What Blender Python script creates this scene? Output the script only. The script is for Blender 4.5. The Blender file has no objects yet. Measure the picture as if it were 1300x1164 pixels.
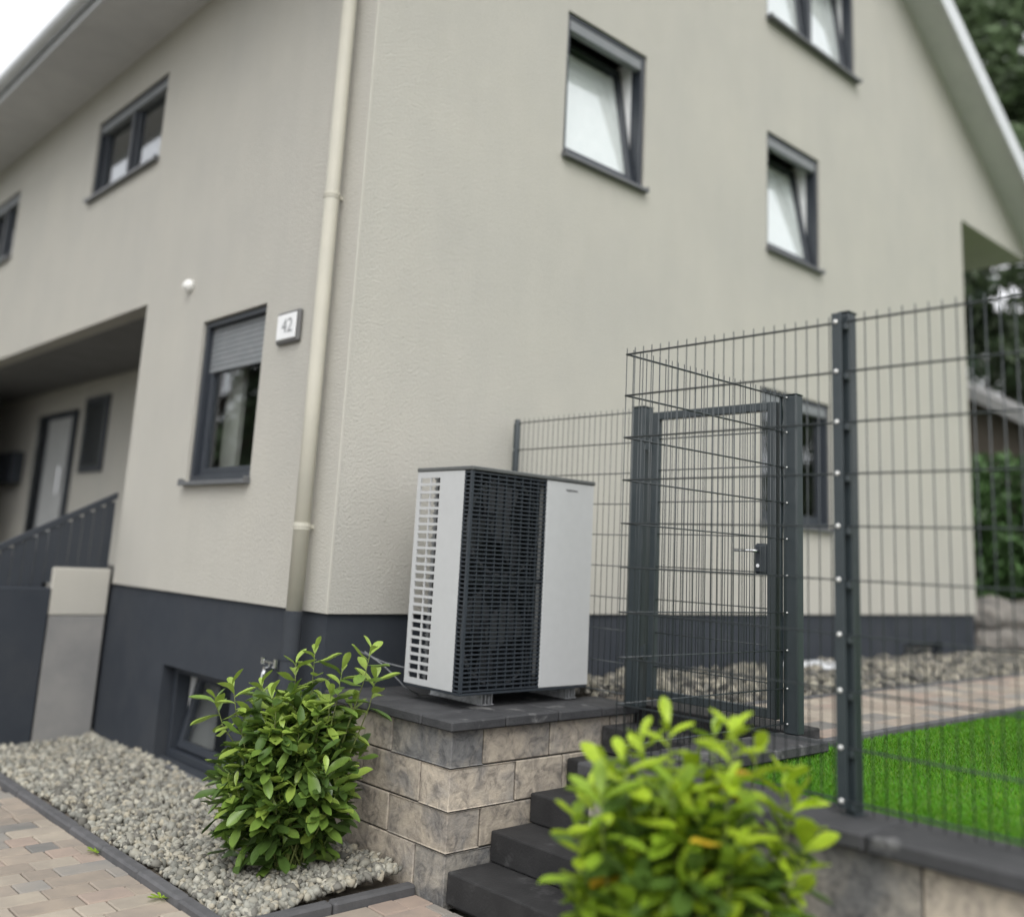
import bpy, bmesh, math, random
import numpy as np
from mathutils import Matrix, Vector, noise

random.seed(11)
rng = np.random.default_rng(11)
SC = bpy.context.scene
COL = SC.collection
R = math.radians

# ------------------------------------------------------------------ camera
CAM = Vector((-3.4524, -5.3268, 0.4025))
YAW, PITCH, ROLL = R(42.38), R(10.94), R(3.069)
fwd = Vector((math.cos(PITCH)*math.sin(YAW), math.cos(PITCH)*math.cos(YAW), math.sin(PITCH)))
rt = Vector((math.cos(YAW), -math.sin(YAW), 0)); up = rt.cross(fwd)
cx = math.cos(ROLL)*rt + math.sin(ROLL)*up
cy = -math.sin(ROLL)*rt + math.cos(ROLL)*up
cam = bpy.data.cameras.new('camera'); camo = bpy.data.objects.new('camera', cam); COL.objects.link(camo)
M = Matrix((cx, cy, -fwd)).transposed().to_4x4(); M.translation = CAM
camo.matrix_world = M
cam.sensor_fit = 'HORIZONTAL'; cam.sensor_width = 36.0; cam.lens = 36*1231.04/1300
cam.shift_x = (650-642.2)/1300; cam.shift_y = -(582-469.8)/1300
cam.clip_start = 0.05; cam.clip_end = 2000
cam.dof.use_dof = True; cam.dof.focus_distance = 5.1; cam.dof.aperture_fstop = 0.58
SC.camera = camo

# ------------------------------------------------------------------ sky and sun (overcast)
SUN_EL, SUN_AZ = R(50), R(221)          # azimuth measured clockwise from +Y
world = bpy.data.worlds.new('World'); SC.world = world; world.use_nodes = True
nt = world.node_tree; bg = nt.nodes['Background']
sky = nt.nodes.new('ShaderNodeTexSky'); sky.sky_type = 'NISHITA'; sky.sun_disc = False
sky.sun_elevation = SUN_EL; sky.sun_rotation = SUN_AZ
sky.air_density = 1.0; sky.dust_density = 8.0; sky.ozone_density = 1.0
hs = nt.nodes.new('ShaderNodeHueSaturation'); hs.inputs['Saturation'].default_value = 0.12
nt.links.new(sky.outputs[0], hs.inputs['Color']); 
cloud = nt.nodes.new('ShaderNodeMix'); cloud.data_type = 'RGBA'; cloud.inputs[0].default_value = 0.7      # even cloud cover over the clear sky
cloud.inputs[7].default_value = (7.6, 7.7, 7.9, 1)
nt.links.new(hs.outputs[0], cloud.inputs[6]); nt.links.new(cloud.outputs[2], bg.inputs['Color'])
bg.inputs['Strength'].default_value = 0.13
sun = bpy.data.lights.new('sun', 'SUN'); sun.energy = 1.0; sun.angle = R(40); sun.color = (1, 0.97, 0.92)
suno = bpy.data.objects.new('sun', sun); COL.objects.link(suno)
sd = Vector((math.sin(SUN_AZ)*math.cos(SUN_EL), math.cos(SUN_AZ)*math.cos(SUN_EL), math.sin(SUN_EL)))
suno.rotation_euler = sd.to_track_quat('Z', 'Y').to_euler(); suno.location = (-10, -10, 20)
SC.view_settings.view_transform = 'Standard'; SC.view_settings.look = 'None'
SC.view_settings.exposure = 0.62; SC.view_settings.gamma = 1.0
SC.view_settings.use_curve_mapping = False
SC.render.engine = 'CYCLES'
SC.cycles.max_bounces = 8; SC.cycles.transparent_max_bounces = 24
SC.cycles.use_denoising = True

# ------------------------------------------------------------------ helpers: materials
def srgb(r, g, b):
    f = lambda c: c/12.92 if c <= .04045 else ((c+.055)/1.055)**2.4
    return (f(r/255), f(g/255), f(b/255), 1)
MATS = {}
def mat(name, col, rough=.7, col2=None, scale=6., bump=0., bscale=80., bdist=.004, spec=.5, metal=0., rnd=0., detail=6., coords='Object', bdetail=4., dist=0., contrast=(.35, .65), vcol=None, transl=0.):
    m = bpy.data.materials.new(name); m.use_nodes = True; MATS[name] = m
    t = m.node_tree; N = t.nodes; L = t.links
    p = N['Principled BSDF']
    p.inputs['Roughness'].default_value = rough; p.inputs['Metallic'].default_value = metal
    p.inputs['Specular IOR Level'].default_value = spec
    tc = N.new('ShaderNodeTexCoord'); geo = N.new('ShaderNodeNewGeometry')
    src = tc.outputs['Object'] if coords == 'Object' else geo.outputs['Position']
    cur = None
    rgb = N.new('ShaderNodeRGB'); rgb.outputs[0].default_value = col if len(col) == 4 else (*col, 1)
    cur = rgb.outputs[0]
    oi = None
    if rnd or col2 is not None: oi = N.new('ShaderNodeObjectInfo')
    if vcol:
        a = N.new('ShaderNodeAttribute'); a.attribute_name = vcol
        mx = N.new('ShaderNodeMix'); mx.data_type = 'RGBA'; mx.blend_type = 'MULTIPLY'; mx.inputs[0].default_value = 1
        L.new(cur, mx.inputs[6]); L.new(a.outputs['Color'], mx.inputs[7]); cur = mx.outputs[2]
    if col2 is not None:
        # random offset per object so alike pieces do not repeat their grain
        va = N.new('ShaderNodeVectorMath'); va.operation = 'ADD'
        vm = N.new('ShaderNodeVectorMath'); vm.operation = 'SCALE'; vm.inputs[0].default_value = (37, 53, 71)
        L.new(oi.outputs['Random'], vm.inputs['Scale']); L.new(src, va.inputs[0]); L.new(vm.outputs[0], va.inputs[1])
        nz = N.new('ShaderNodeTexNoise'); nz.inputs['Scale'].default_value = scale; nz.inputs['Detail'].default_value = detail
        nz.inputs['Distortion'].default_value = dist; nz.inputs['Roughness'].default_value = .6
        L.new(va.outputs[0], nz.inputs['Vector'])
        rp = N.new('ShaderNodeValToRGB'); rp.color_ramp.elements[0].position = contrast[0]; rp.color_ramp.elements[1].position = contrast[1]
        L.new(nz.outputs['Fac'], rp.inputs[0])
        mx = N.new('ShaderNodeMix'); mx.data_type = 'RGBA'
        L.new(rp.outputs[0], mx.inputs[0]); L.new(cur, mx.inputs[6]); mx.inputs[7].default_value = col2 if len(col2) == 4 else (*col2, 1)
        cur = mx.outputs[2]
    if rnd:
        h = N.new('ShaderNodeHueSaturation')
        mr = N.new('ShaderNodeMapRange'); mr.inputs['To Min'].default_value = 1-rnd; mr.inputs['To Max'].default_value = 1+rnd
        L.new(oi.outputs['Random'], mr.inputs[0]); L.new(mr.outputs[0], h.inputs['Value']); L.new(cur, h.inputs['Color']); cur = h.outputs[0]
    L.new(cur, p.inputs['Base Color'])
    if bump:
        nb = N.new('ShaderNodeTexNoise'); nb.inputs['Scale'].default_value = bscale; nb.inputs['Detail'].default_value = bdetail
        L.new(src, nb.inputs['Vector'])
        b = N.new('ShaderNodeBump'); b.inputs['Strength'].default_value = bump; b.inputs['Distance'].default_value = bdist
        L.new(nb.outputs['Fac'], b.inputs['Height']); L.new(b.outputs[0], p.inputs['Normal'])
    if transl:
        out = N['Material Output']; tr = N.new('ShaderNodeBsdfTranslucent'); ms = N.new('ShaderNodeMixShader')
        ms.inputs[0].default_value = transl
        L.new(cur, tr.inputs['Color']); L.new(p.outputs[0], ms.inputs[1]); L.new(tr.outputs[0], ms.inputs[2]); L.new(ms.outputs[0], out.inputs['Surface'])
    return m

def glass_mat(name, tint, refl):
    m = bpy.data.materials.new(name); m.use_nodes = True; t = m.node_tree; N = t.nodes; L = t.links
    N.remove(N['Principled BSDF']); out = N['Material Output']
    tr = N.new('ShaderNodeBsdfTransparent'); tr.inputs[0].default_value = (*tint, 1)
    gl = N.new('ShaderNodeBsdfGlossy'); gl.inputs['Roughness'].default_value = .01; gl.inputs['Color'].default_value = (.95, .97, 1, 1)
    lw = N.new('ShaderNodeLayerWeight'); lw.inputs['Blend'].default_value = .5
    fr = N.new('ShaderNodeMath'); fr.operation = 'POWER'; fr.inputs[1].default_value = 4.0; L.new(lw.outputs['Facing'], fr.inputs[0])
    ad = N.new('ShaderNodeMath'); ad.operation = 'MULTIPLY_ADD'; ad.inputs[1].default_value = .85; ad.inputs[2].default_value = refl; ad.use_clamp = True
    nz = N.new('ShaderNodeTexNoise'); nz.inputs['Scale'].default_value = 2.2
    b = N.new('ShaderNodeBump'); b.inputs['Strength'].default_value = .03; b.inputs['Distance'].default_value = .02
    L.new(nz.outputs['Fac'], b.inputs['Height']); L.new(b.outputs[0], gl.inputs['Normal'])
    L.new(fr.outputs[0], ad.inputs[0]); ms = N.new('ShaderNodeMixShader'); L.new(ad.outputs[0], ms.inputs[0])
    L.new(tr.outputs[0], ms.inputs[1]); L.new(gl.outputs[0], ms.inputs[2]); L.new(ms.outputs[0], out.inputs['Surface'])
    MATS[name] = m
    return m

def stucco_mat(name, col, col2):
    m = mat(name, col, .92, col2, .9, coords='World', detail=5, spec=.25, contrast=(.3, .75))
    t = m.node_tree; N = t.nodes; L = t.links; p = N['Principled BSDF']
    geo = [n for n in N if n.type == 'NEW_GEOMETRY'][0]
    n1 = N.new('ShaderNodeTexNoise'); n1.inputs['Scale'].default_value = 64; n1.inputs['Detail'].default_value = 5; n1.inputs['Roughness'].default_value = .62
    v = N.new('ShaderNodeTexVoronoi'); v.inputs['Scale'].default_value = 85
    for n in (v, n1): L.new(geo.outputs['Position'], n.inputs['Vector'])
    c = N.new('ShaderNodeMath'); c.operation = 'MULTIPLY_ADD'; c.inputs[1].default_value = -.22; L.new(v.outputs['Distance'], c.inputs[0]); L.new(n1.outputs['Fac'], c.inputs[2])
    # faint vertical rain streaks and trowel fields
    sm = N.new('ShaderNodeMapping'); sm.inputs['Scale'].default_value = (2.2, 2.2, .5); L.new(geo.outputs['Position'], sm.inputs['Vector'])
    sn = N.new('ShaderNodeTexNoise'); sn.inputs['Scale'].default_value = 1.6; sn.inputs['Detail'].default_value = 6; sn.inputs['Roughness'].default_value = .62; L.new(sm.outputs[0], sn.inputs['Vector'])
    sr = N.new('ShaderNodeValToRGB'); sr.color_ramp.elements[0].position = .33; sr.color_ramp.elements[0].color = (.972, .972, .972, 1); sr.color_ramp.elements[1].position = .62; sr.color_ramp.elements[1].color = (1.005, 1.005, 1.005, 1)
    L.new(sn.outputs['Fac'], sr.inputs[0]); sx = N.new('ShaderNodeMix'); sx.data_type = 'RGBA'; sx.blend_type = 'MULTIPLY'; sx.inputs[0].default_value = 1
    L.new(p.inputs['Base Color'].links[0].from_socket, sx.inputs[6]); L.new(sr.outputs[0], sx.inputs[7]); L.new(sx.outputs[2], p.inputs['Base Color'])
    b = N.new('ShaderNodeBump'); b.inputs['Strength'].default_value = .9; b.inputs['Distance'].default_value = .0105
    L.new(c.outputs[0], b.inputs['Height']); L.new(b.outputs[0], p.inputs['Normal'])
    return m

m_wall = stucco_mat('render_beige', (.485, .470, .422), (.44, .43, .395))
m_plinth = mat('render_anthracite', (.030, .036, .046), .85, (.038, .044, .054), 3, .35, 160, .003, coords='World', spec=.3)
m_frame = mat('frame_anthracite', (.028, .034, .044), .42, (.034, .04, .05), 4)
m_frame_light = mat('shutter_grey', (.17, .185, .195), .5, (.20, .21, .22), 8)
m_sill = mat('sill_aluminium', (.10, .105, .115), .38, (.13, .135, .14), 10)
m_blind = mat('blind_white', (.86, .87, .87), .85, (.80, .82, .82), 9)
m_glass = glass_mat('window_glass', (.955, .965, .96), .10)
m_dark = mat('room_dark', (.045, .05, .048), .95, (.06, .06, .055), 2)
m_eave = mat('eave_paint', (.60, .60, .61), .7, (.55, .55, .565), 3, .2, 40)
m_fascia = mat('fascia_grey', (.66, .68, .71), .5, (.60, .62, .65), 5)
m_roof = mat('roof_tile', (.10, .075, .065), .8, (.14, .10, .085), 5, .4, 20, .02)
m_pipe = mat('downpipe_beige', (.52, .50, .425), .55, (.48, .465, .40), 4)
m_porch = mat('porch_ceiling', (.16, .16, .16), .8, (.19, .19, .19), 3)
m_white = mat('panel_silver', (.47, .48, .485), .42, (.45, .46, .465), 14, .06, 400, .001, spec=.45)
m_grille = mat('grille_anthracite', (.022, .029, .038), .5, (.027, .034, .043), 20)
m_cap = mat('cover_grey', (.085, .09, .09), .6, (.10, .105, .104), 12, .1, 200, .001)
m_coil = mat('coil_fins', (.20, .21, .22), .45, (.28, .29, .30), 60, metal=.6)
m_black = mat('inside_black', (.012, .014, .018), .7, (.016, .018, .022), 6)
m_rail = mat('rail_galvanised', (.62, .63, .64), .5, (.34, .35, .36), 25, metal=.3)
m_logo = mat('logo_grey', (.05, .05, .055), .5)
m_fence = mat('fence_anthracite', (.021, .031, .036), .42, (.027, .037, .042), 15, .05, 300, .001, spec=.6)
m_wire = mat('wire_anthracite', (.026, .034, .038), .4, (.032, .04, .044), 15, spec=.6)
m_bolt = mat('bolt_steel', (.78, .78, .76), .3, (.7, .7, .69), 30, metal=.5)
m_chrome = mat('chrome', (.80, .81, .82), .15, metal=1.)
def stone_mat(name, tan, grey, bias):
    """split-face concrete block: tan body, cloudy grey fields, fine dark and pale streaks"""
    m = mat(name, tan, .9, grey, 3.2, rnd=.14, dist=.5, detail=8, contrast=(.46-bias, .64-bias), spec=.3)
    t = m.node_tree; N = t.nodes; L = t.links; p = N['Principled BSDF']
    tc = [n for n in N if n.type == 'TEX_COORD'][0]; va = [n for n in N if n.type == 'VECT_MATH' and n.operation == 'ADD'][0]
    src = p.inputs['Base Color'].links[0].from_socket
    nz = N.new('ShaderNodeTexNoise'); nz.inputs['Scale'].default_value = 11; nz.inputs['Detail'].default_value = 11; nz.inputs['Roughness'].default_value = .68; nz.inputs['Distortion'].default_value = 1.1
    L.new(va.outputs[0], nz.inputs['Vector'])
    rp = N.new('ShaderNodeValToRGB'); e = rp.color_ramp.elements; e[0].position = .36; e[0].color = (.50, .50, .51, 1); e[1].position = .60; e[1].color = (1.12, 1.1, 1.06, 1)
    mid = rp.color_ramp.elements.new(.48); mid.color = (.88, .87, .86, 1)
    L.new(nz.outputs['Fac'], rp.inputs[0])
    mx = N.new('ShaderNodeMix'); mx.data_type = 'RGBA'; mx.blend_type = 'MULTIPLY'; mx.inputs[0].default_value = 1
    L.new(src, mx.inputs[6]); L.new(rp.outputs[0], mx.inputs[7]); L.new(mx.outputs[2], p.inputs['Base Color'])
    b = N.new('ShaderNodeBump'); b.inputs['Strength'].default_value = .8; b.inputs['Distance'].default_value = .010
    n2 = N.new('ShaderNodeTexNoise'); n2.inputs['Scale'].default_value = 26; n2.inputs['Detail'].default_value = 8; n2.inputs['Roughness'].default_value = .6; L.new(va.outputs[0], n2.inputs['Vector'])
    L.new(n2.outputs['Fac'], b.inputs['Height']); L.new(b.outputs[0], p.inputs['Normal'])
    return m
m_stone = stone_mat('block_stone', (.42, .375, .315), (.27, .258, .243), -.03)
m_stone_dark = stone_mat('block_stone_dark', (.33, .31, .275), (.16, .162, .165), .05)
def stain(m, col, scale=4.5, lo=.60, hi=.68):
    """pale limey wear patches with a shape of their own"""
    t = m.node_tree; N = t.nodes; L = t.links; p = N['Principled BSDF']
    va = [n for n in N if n.type == 'VECT_MATH' and n.operation == 'ADD'][0]; src = p.inputs['Base Color'].links[0].from_socket
    nz = N.new('ShaderNodeTexNoise'); nz.inputs['Scale'].default_value = scale; nz.inputs['Detail'].default_value = 9; nz.inputs['Roughness'].default_value = .65
    L.new(va.outputs[0], nz.inputs['Vector'])
    rp = N.new('ShaderNodeValToRGB'); rp.color_ramp.elements[0].position = lo; rp.color_ramp.elements[1].position = hi; rp.color_ramp.elements[1].color = (.75, .75, .75, 1)
    L.new(nz.outputs['Fac'], rp.inputs[0]); mx = N.new('ShaderNodeMix'); mx.data_type = 'RGBA'
    L.new(rp.outputs[0], mx.inputs[0]); L.new(src, mx.inputs[6]); mx.inputs[7].default_value = (*col, 1); L.new(mx.outputs[2], p.inputs['Base Color'])
m_coping = mat('coping_slate', (.030, .031, .034), .75, (.050, .051, .054), 6, .5, 60, .006, rnd=.12)
m_step = mat('step_concrete', (.015, .015, .016), .8, (.024, .024, .025), 7, .5, 70, .005, rnd=.12)
stain(m_coping, (.17, .17, .168), 4.0, .585, .66); stain(m_step, (.085, .085, .086), 5.0, .57, .72)
stain(m_plinth, (.052, .056, .062), 1.8, .48, .80)
m_lime = mat('efflorescence', (.30, .30, .29), .9, (.16, .16, .16), 30)
m_edging = mat('edging_concrete', (.075, .076, .08), .85, (.10, .10, .105), 12, .4, 80, .004, rnd=.1)
m_mortar = mat('joint_mortar', (.045, .044, .042), .95, (.06, .058, .055), 20)
m_bed = mat('joint_sand', (.14, .13, .115), .95, (.20, .185, .165), 18, .5, 90, .005)
m_soil = mat('soil', (.10, .085, .068), .95, (.15, .13, .105), 9, .6, 30, .02)
m_far = mat('ground_far', (.10, .105, .075), .95, (.14, .13, .10), .6, .3, 4, .05)
m_lawn_soil = mat('lawn_soil', (.06, .15, .012), .95, (.075, .17, .016), 5, .4, 40, .01)
m_grass = mat('grass_blade', (.095, .27, .012), .6, vcol='tint', spec=.3, transl=.25)
m_gravel = mat('gravel_stone', (.31, .30, .265), .85, vcol='tint', bump=.4, bscale=60, bdist=.004, spec=.3)
PAVE = [mat('paver_'+n, a, .85, b, 5, .45, 120, .003, rnd=.08) for n, a, b in (
    ('tan', (.31, .26, .21), (.23, .20, .17)), ('sand', (.36, .315, .255), (.28, .245, .205)), ('grey', (.21, .20, .185), (.26, .235, .205)),
    ('dark', (.15, .147, .14), (.21, .195, .175)), ('rose', (.32, .25, .205), (.25, .205, .175)))]
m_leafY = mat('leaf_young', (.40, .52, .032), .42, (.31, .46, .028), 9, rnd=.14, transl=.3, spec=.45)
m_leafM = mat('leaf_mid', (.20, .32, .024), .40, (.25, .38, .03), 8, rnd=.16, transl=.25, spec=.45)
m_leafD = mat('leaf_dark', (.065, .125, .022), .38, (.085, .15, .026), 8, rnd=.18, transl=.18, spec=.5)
m_leafO = mat('leaf_orange', (.62, .33, .02), .5, (.50, .42, .04), 8, rnd=.1, transl=.25)
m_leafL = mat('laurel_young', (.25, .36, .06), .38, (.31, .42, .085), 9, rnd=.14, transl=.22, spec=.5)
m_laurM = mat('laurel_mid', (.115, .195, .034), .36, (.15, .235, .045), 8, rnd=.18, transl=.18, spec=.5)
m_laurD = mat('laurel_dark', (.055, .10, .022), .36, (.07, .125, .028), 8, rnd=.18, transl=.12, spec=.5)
m_stem = mat('stem_green', (.17, .22, .05), .6, (.13, .15, .05), 12)
m_bark = mat('bark', (.085, .065, .048), .9, (.055, .045, .036), 8, .7, 25, .03)
m_treeleaf = mat('tree_leaf', (.085, .125, .062), .6, vcol='tint', transl=.2)
m_wood = mat('shed_wood', (.10, .085, .07), .85, (.13, .11, .09), 6)
m_shedroof = mat('shed_roof_sheet', (.33, .33, .33), .7, (.26, .26, .26), 3)
m_rock = mat('boulder', (.20, .185, .165), .9, (.11, .105, .10), 4, .8, 9, .05, rnd=.15)
m_doorw = mat('door_panel', (.42, .43, .43), .5, (.38, .39, .39), 4)

# ------------------------------------------------------------------ helpers: geometry
WL = {}                                    # world location of every object built (none of the parents is rotated)
def tag(o, label=None, cat=None, group=None, kind=None):
    if label: o['label'] = label
    if cat: o['category'] = cat
    if group: o['group'] = group
    if kind: o['kind'] = kind
    return o
def thing(name, loc, label, cat, group=None):
    o = bpy.data.objects.new(name, None); COL.objects.link(o); o.location = loc; o.empty_display_size = .1
    WL[o] = Vector(loc); return tag(o, label, cat, group)
def link(name, me, parent=None, loc=(0, 0, 0), rot=None):
    """an object with this mesh standing at world loc"""
    o = bpy.data.objects.new(name, me); COL.objects.link(o)
    if parent is not None: o.parent = parent
    o.location = Vector(loc) - (WL[parent] if parent is not None else Vector((0, 0, 0)))
    if rot is not None: o.rotation_euler = rot
    WL[o] = Vector(loc); return o
class MB:
    def __init__(s): s.v = []; s.f = []
    def add(s, v, f):
        n = len(s.v); s.v += [tuple(p) for p in v]; s.f += [tuple(i+n for i in q) for q in f]; return s
    def box(s, x0, x1, y0, y1, z0, z1):
        x0, x1 = sorted((x0, x1)); y0, y1 = sorted((y0, y1)); z0, z1 = sorted((z0, z1))
        return s.add([(x0,y0,z0),(x1,y0,z0),(x1,y1,z0),(x0,y1,z0),(x0,y0,z1),(x1,y0,z1),(x1,y1,z1),(x0,y1,z1)],
                     [(0,3,2,1),(4,5,6,7),(0,1,5,4),(1,2,6,5),(2,3,7,6),(3,0,4,7)])
    def prism(s, poly, ax, a, b):
        """polygon of 2D points extruded along axis ax from a to b"""
        n = len(poly)
        def P(q, t): return {0: (t, q[0], q[1]), 1: (q[0], t, q[1]), 2: (q[0], q[1], t)}[ax]
        v = [P(q, a) for q in poly]+[P(q, b) for q in poly]
        f = [tuple(range(n)), tuple(range(2*n-1, n-1, -1))]+[(i, (i+1) % n, n+(i+1) % n, n+i) for i in range(n)]
        return s.add(v, f)
    def tube(s, pts, r, n=8, cap=True):
        pts = [Vector(p) for p in pts]; rr = r if isinstance(r, (list, tuple)) else [r]*len(pts)
        v = []; f = []; prev = None
        for i, p in enumerate(pts):
            d = (pts[min(i+1, len(pts)-1)]-pts[max(i-1, 0)]).normalized()
            if prev is None: a = d.orthogonal().normalized()
            else: a = (prev-d*prev.dot(d)).normalized()
            prev = a; b = d.cross(a)
            v += [p+(a*math.cos(t)+b*math.sin(t))*rr[i] for t in (2*math.pi*k/n for k in range(n))]
        for i in range(len(pts)-1):
            f += [(i*n+k, i*n+(k+1) % n, (i+1)*n+(k+1) % n, (i+1)*n+k) for k in range(n)]
        if cap: f += [tuple(range(n-1, -1, -1)), tuple(range((len(pts)-1)*n, len(pts)*n))]
        return s.add(v, f)
    def mesh(s, name, m, org=(0, 0, 0), bevel=0, smooth=False, recalc=True, seg=1):
        me = bpy.data.meshes.new(name); o = Vector(org)
        me.from_pydata([tuple(Vector(p)-o) for p in s.v], [], s.f)
        if recalc or bevel:
            bm = bmesh.new(); bm.from_mesh(me)
            if bevel: bmesh.ops.bevel(bm, geom=list(bm.edges), offset=bevel, segments=seg, affect='EDGES', profile=.5, clamp_overlap=True)
            bmesh.ops.recalc_face_normals(bm, faces=bm.faces); bm.to_mesh(me); bm.free()
        if smooth: me.polygons.foreach_set('use_smooth', [True]*len(me.polygons))
        me.materials.append(m); return me
    def obj(s, name, m, parent=None, **k):
        org = WL[parent] if parent is not None else Vector((0, 0, 0))
        return link(name, s.mesh(name, m, org, **k), parent, org)
def box(name, b, m, parent=None, bevel=0, **k): return MB().box(*b).obj(name, m, parent, bevel=bevel, **k)
def solo(name, mb, m, label, cat, group=None, **k):
    """a thing that is one mesh, its origin at its base"""
    V = np.array(mb.v); lo = V.min(0); hi = V.max(0); org = Vector(((lo[0]+hi[0])/2, (lo[1]+hi[1])/2, lo[2]))
    return tag(link(name, mb.mesh(name, m, org, **k), None, org), label, cat, group)
CACHE = {}
def boxmesh(dx, dy, dz, m, bevel, key='', jitter=0, seed=0):
    """shared bevelled box standing on its base centre"""
    k = (round(dx, 3), round(dy, 3), round(dz, 3), m.name, bevel, key, seed)
    if k not in CACHE:
        me = MB().box(-dx/2, dx/2, -dy/2, dy/2, 0, dz).mesh(key or 'piece', m, bevel=bevel)
        if jitter:
            rr = random.Random(seed)
            for v in me.vertices: v.co += Vector([rr.uniform(-jitter, jitter) for _ in range(3)])
        CACHE[k] = me
    return CACHE[k]

# ------------------------------------------------------------------ ground
GZ = -1.365                                  # lower paved level
UZ = -.50                                    # upper level (path, lawn)
g = solo('ground', MB().add([(-400,-400,0),(400,-400,0),(400,400,0),(-400,400,0)], [(0,1,2,3)]), m_far, 'earth ground spreading to the horizon', 'ground'); g.location.z = GZ-.06; g['kind'] = 'structure'
drive = tag(MB().add([(-7,-9,GZ-.02),(.06,-9,GZ-.02),(.06,9,GZ-.02),(-7,9,GZ-.02)], [(0,1,2,3)]).obj('driveway', m_bed), 'multicoloured block paving below the steps', 'paving', kind='structure')
def lay(parent, x0, x1, y0, y1, z, depth, rows, lens, cut=None, maxn=290):
    y = y0; n = 0; k = 0
    while y < y1 - .02:
        h = rows; x = x0 - random.random()*.2
        while x < x1:
            l = random.choice(lens)
            a, b = max(x, x0), min(x+l, x1)
            if b-a > .05 and not (cut and cut((a+b)/2, y+h/2)):
                m = random.choices(PAVE, (30, 26, 16, 10, 18))[0]
                w = round((b-a)*100)/100-.006
                me = boxmesh(w, h-.006, depth, m, .006, 'paver')
                link('paver', me, parent, ((a+b)/2, y+h/2, z-depth+random.uniform(-.0025, .0015)), (random.uniform(-.004, .004), random.uniform(-.004, .004), random.uniform(-.006, .006)))
                n += 1
            x += l
        y += h; k += 1
    return n
n1 = lay(drive, -1.95, -1.03, -2.3, 3.1, GZ, .06, .16, (.16, .24, .32), lambda x, y: x < -1.45 - .25*max(0, 1.0-y)*.6 and y < -1.2)
n2 = lay(drive, -1.03, .06, -1.95, -1.0, GZ, .06, .16, (.16, .24, .32))

# upper terrace: earth body behind the right-hand wall, path strip and gravel strip
ter = MB().box(.13, 30, -14, -2.46, GZ-.05, UZ-.02).obj('lawn_ground', m_lawn_soil); tag(ter, 'green lawn earth behind the retaining wall', 'lawn', kind='structure')
path = MB().box(1.86, 30, -2.455, .0, GZ-.05, UZ-.02).obj('garden_path', m_bed); tag(path, 'block paved garden path behind the gate', 'path', kind='structure')
n3 = lay(path, 1.87, 8.6, -2.40, -1.40, UZ+.002, .05, .20, (.2, .3, .4))
n4 = lay(path, 8.6, 13.5, -2.40, -1.40, UZ+.002, .05, .33, (.4, .5))
ed = thing('path_edging', (5, -2.43, UZ), 'dark narrow concrete edging between lawn and garden path', 'edging')
for i in range(14):
    x = 1.5+i*.9
    link('edging_stone', boxmesh(.893, .05, .08, m_edging, .006, 'edging_stone'), ed, (x+.45, -2.43, UZ-.065))
ed = thing('gravel_edging', (5, -1.375, UZ), 'dark narrow concrete edging between path and upper gravel strip', 'edging')
for i in range(13):
    x = 1.87+i*.9
    link('edging_stone', boxmesh(.893, .045, .07, m_edging, .006, 'edging_stone'), ed, (x+.45, -1.375, UZ-.055))

# ------------------------------------------------------------------ house
HX, HY = 9.93, 15.0
EZ = 5.43                                    # eaves height
RX0, RX1 = -.74, 12.36                       # roof eaves lines
SL = .615
RIDX = (RX0+RX1)/2; rz = lambda x: 5.64 + SL*((x-RX0) if x < RIDX else (RX1-x))
house = thing('house', (0, 0, GZ), 'beige rendered gabled house with dark plinth and grey windows', 'house')
WA, WB, WC, WD = (1.914, 2.969, 3.715, 5.02), (4.98, 6.05, 3.70, 5.01), (4.97, 6.926, 6.324, 7.62), (4.88, 6.234, .883, 2.224)
WE, WF, WG, WH = (1.17, 2.235, .87, 2.20), (3.66, 5.50, 4.06, 4.98), (8.27, 9.6, 3.97, 4.90), (1.16, 2.30, -1.25, -.56)
WV = (7.9, 8.95, -.53, -.335)
PO = (3.47, 10.6, .05, 2.55)                 # porch opening
RD = .20                                     # reveal depth
def P_y(u, d, z): return (u, -d, z)          # gable wall: faces -Y
def P_x(u, d, z): return (-d, u, z)          # front wall: faces -X
def wall_cells(mb, P, u0, u1, z0, z1, holes, d, depth=RD):
    us = sorted({u0, u1, *[h for w in holes for h in w[:2] if u0 < h < u1]}); zs = sorted({z0, z1, *[h for w in holes for h in w[2:] if z0 < h < z1]})
    for a, b in zip(us, us[1:]):
        for c, e in zip(zs, zs[1:]):
            um, zm = (a+b)/2, (c+e)/2
            if any(w[0] < um < w[1] and w[2] < zm < w[3] for w in holes): continue
            mb.add([P(a, d, c), P(b, d, c), P(b, d, e), P(a, d, e)], [(0, 1, 2, 3)])
    for w in holes:                          # reveals
        a, b, c, e = max(w[0], u0), min(w[1], u1), max(w[2], z0), min(w[3], z1); q = d-depth
        if c >= e: continue
        mb.add([P(a, d, c), P(a, q, c), P(a, q, e), P(a, d, e)], [(0, 1, 2, 3)]); mb.add([P(b, d, c), P(b, q, c), P(b, q, e), P(b, d, e)], [(0, 1, 2, 3)])
        mb.add([P(a, d, e), P(a, q, e), P(b, q, e), P(b, d, e)], [(0, 1, 2, 3)]); mb.add([P(a, d, c), P(a, q, c), P(b, q, c), P(b, d, c)], [(0, 1, 2, 3)])
mb = MB(); wall_cells(mb, P_y, 0, HX, 0, EZ, [WA, WB, WD], 0)
c0, c1, zb, zt = WC
def tri(poly): mb.add([P_y(u, 0, z) for u, z in poly], [tuple(range(len(poly)))])
tri([(0, EZ), (c0, EZ), (c0, rz(c0)-.02), (0, rz(0)-.02)])
tri([(c0, EZ), (c1, EZ), (c1, zb), (c0, zb)]); tri([(c0, zt), (c1, zt), (c1, rz(c1)-.02), (RIDX, rz(RIDX)-.02), (c0, rz(c0)-.02)])
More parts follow.
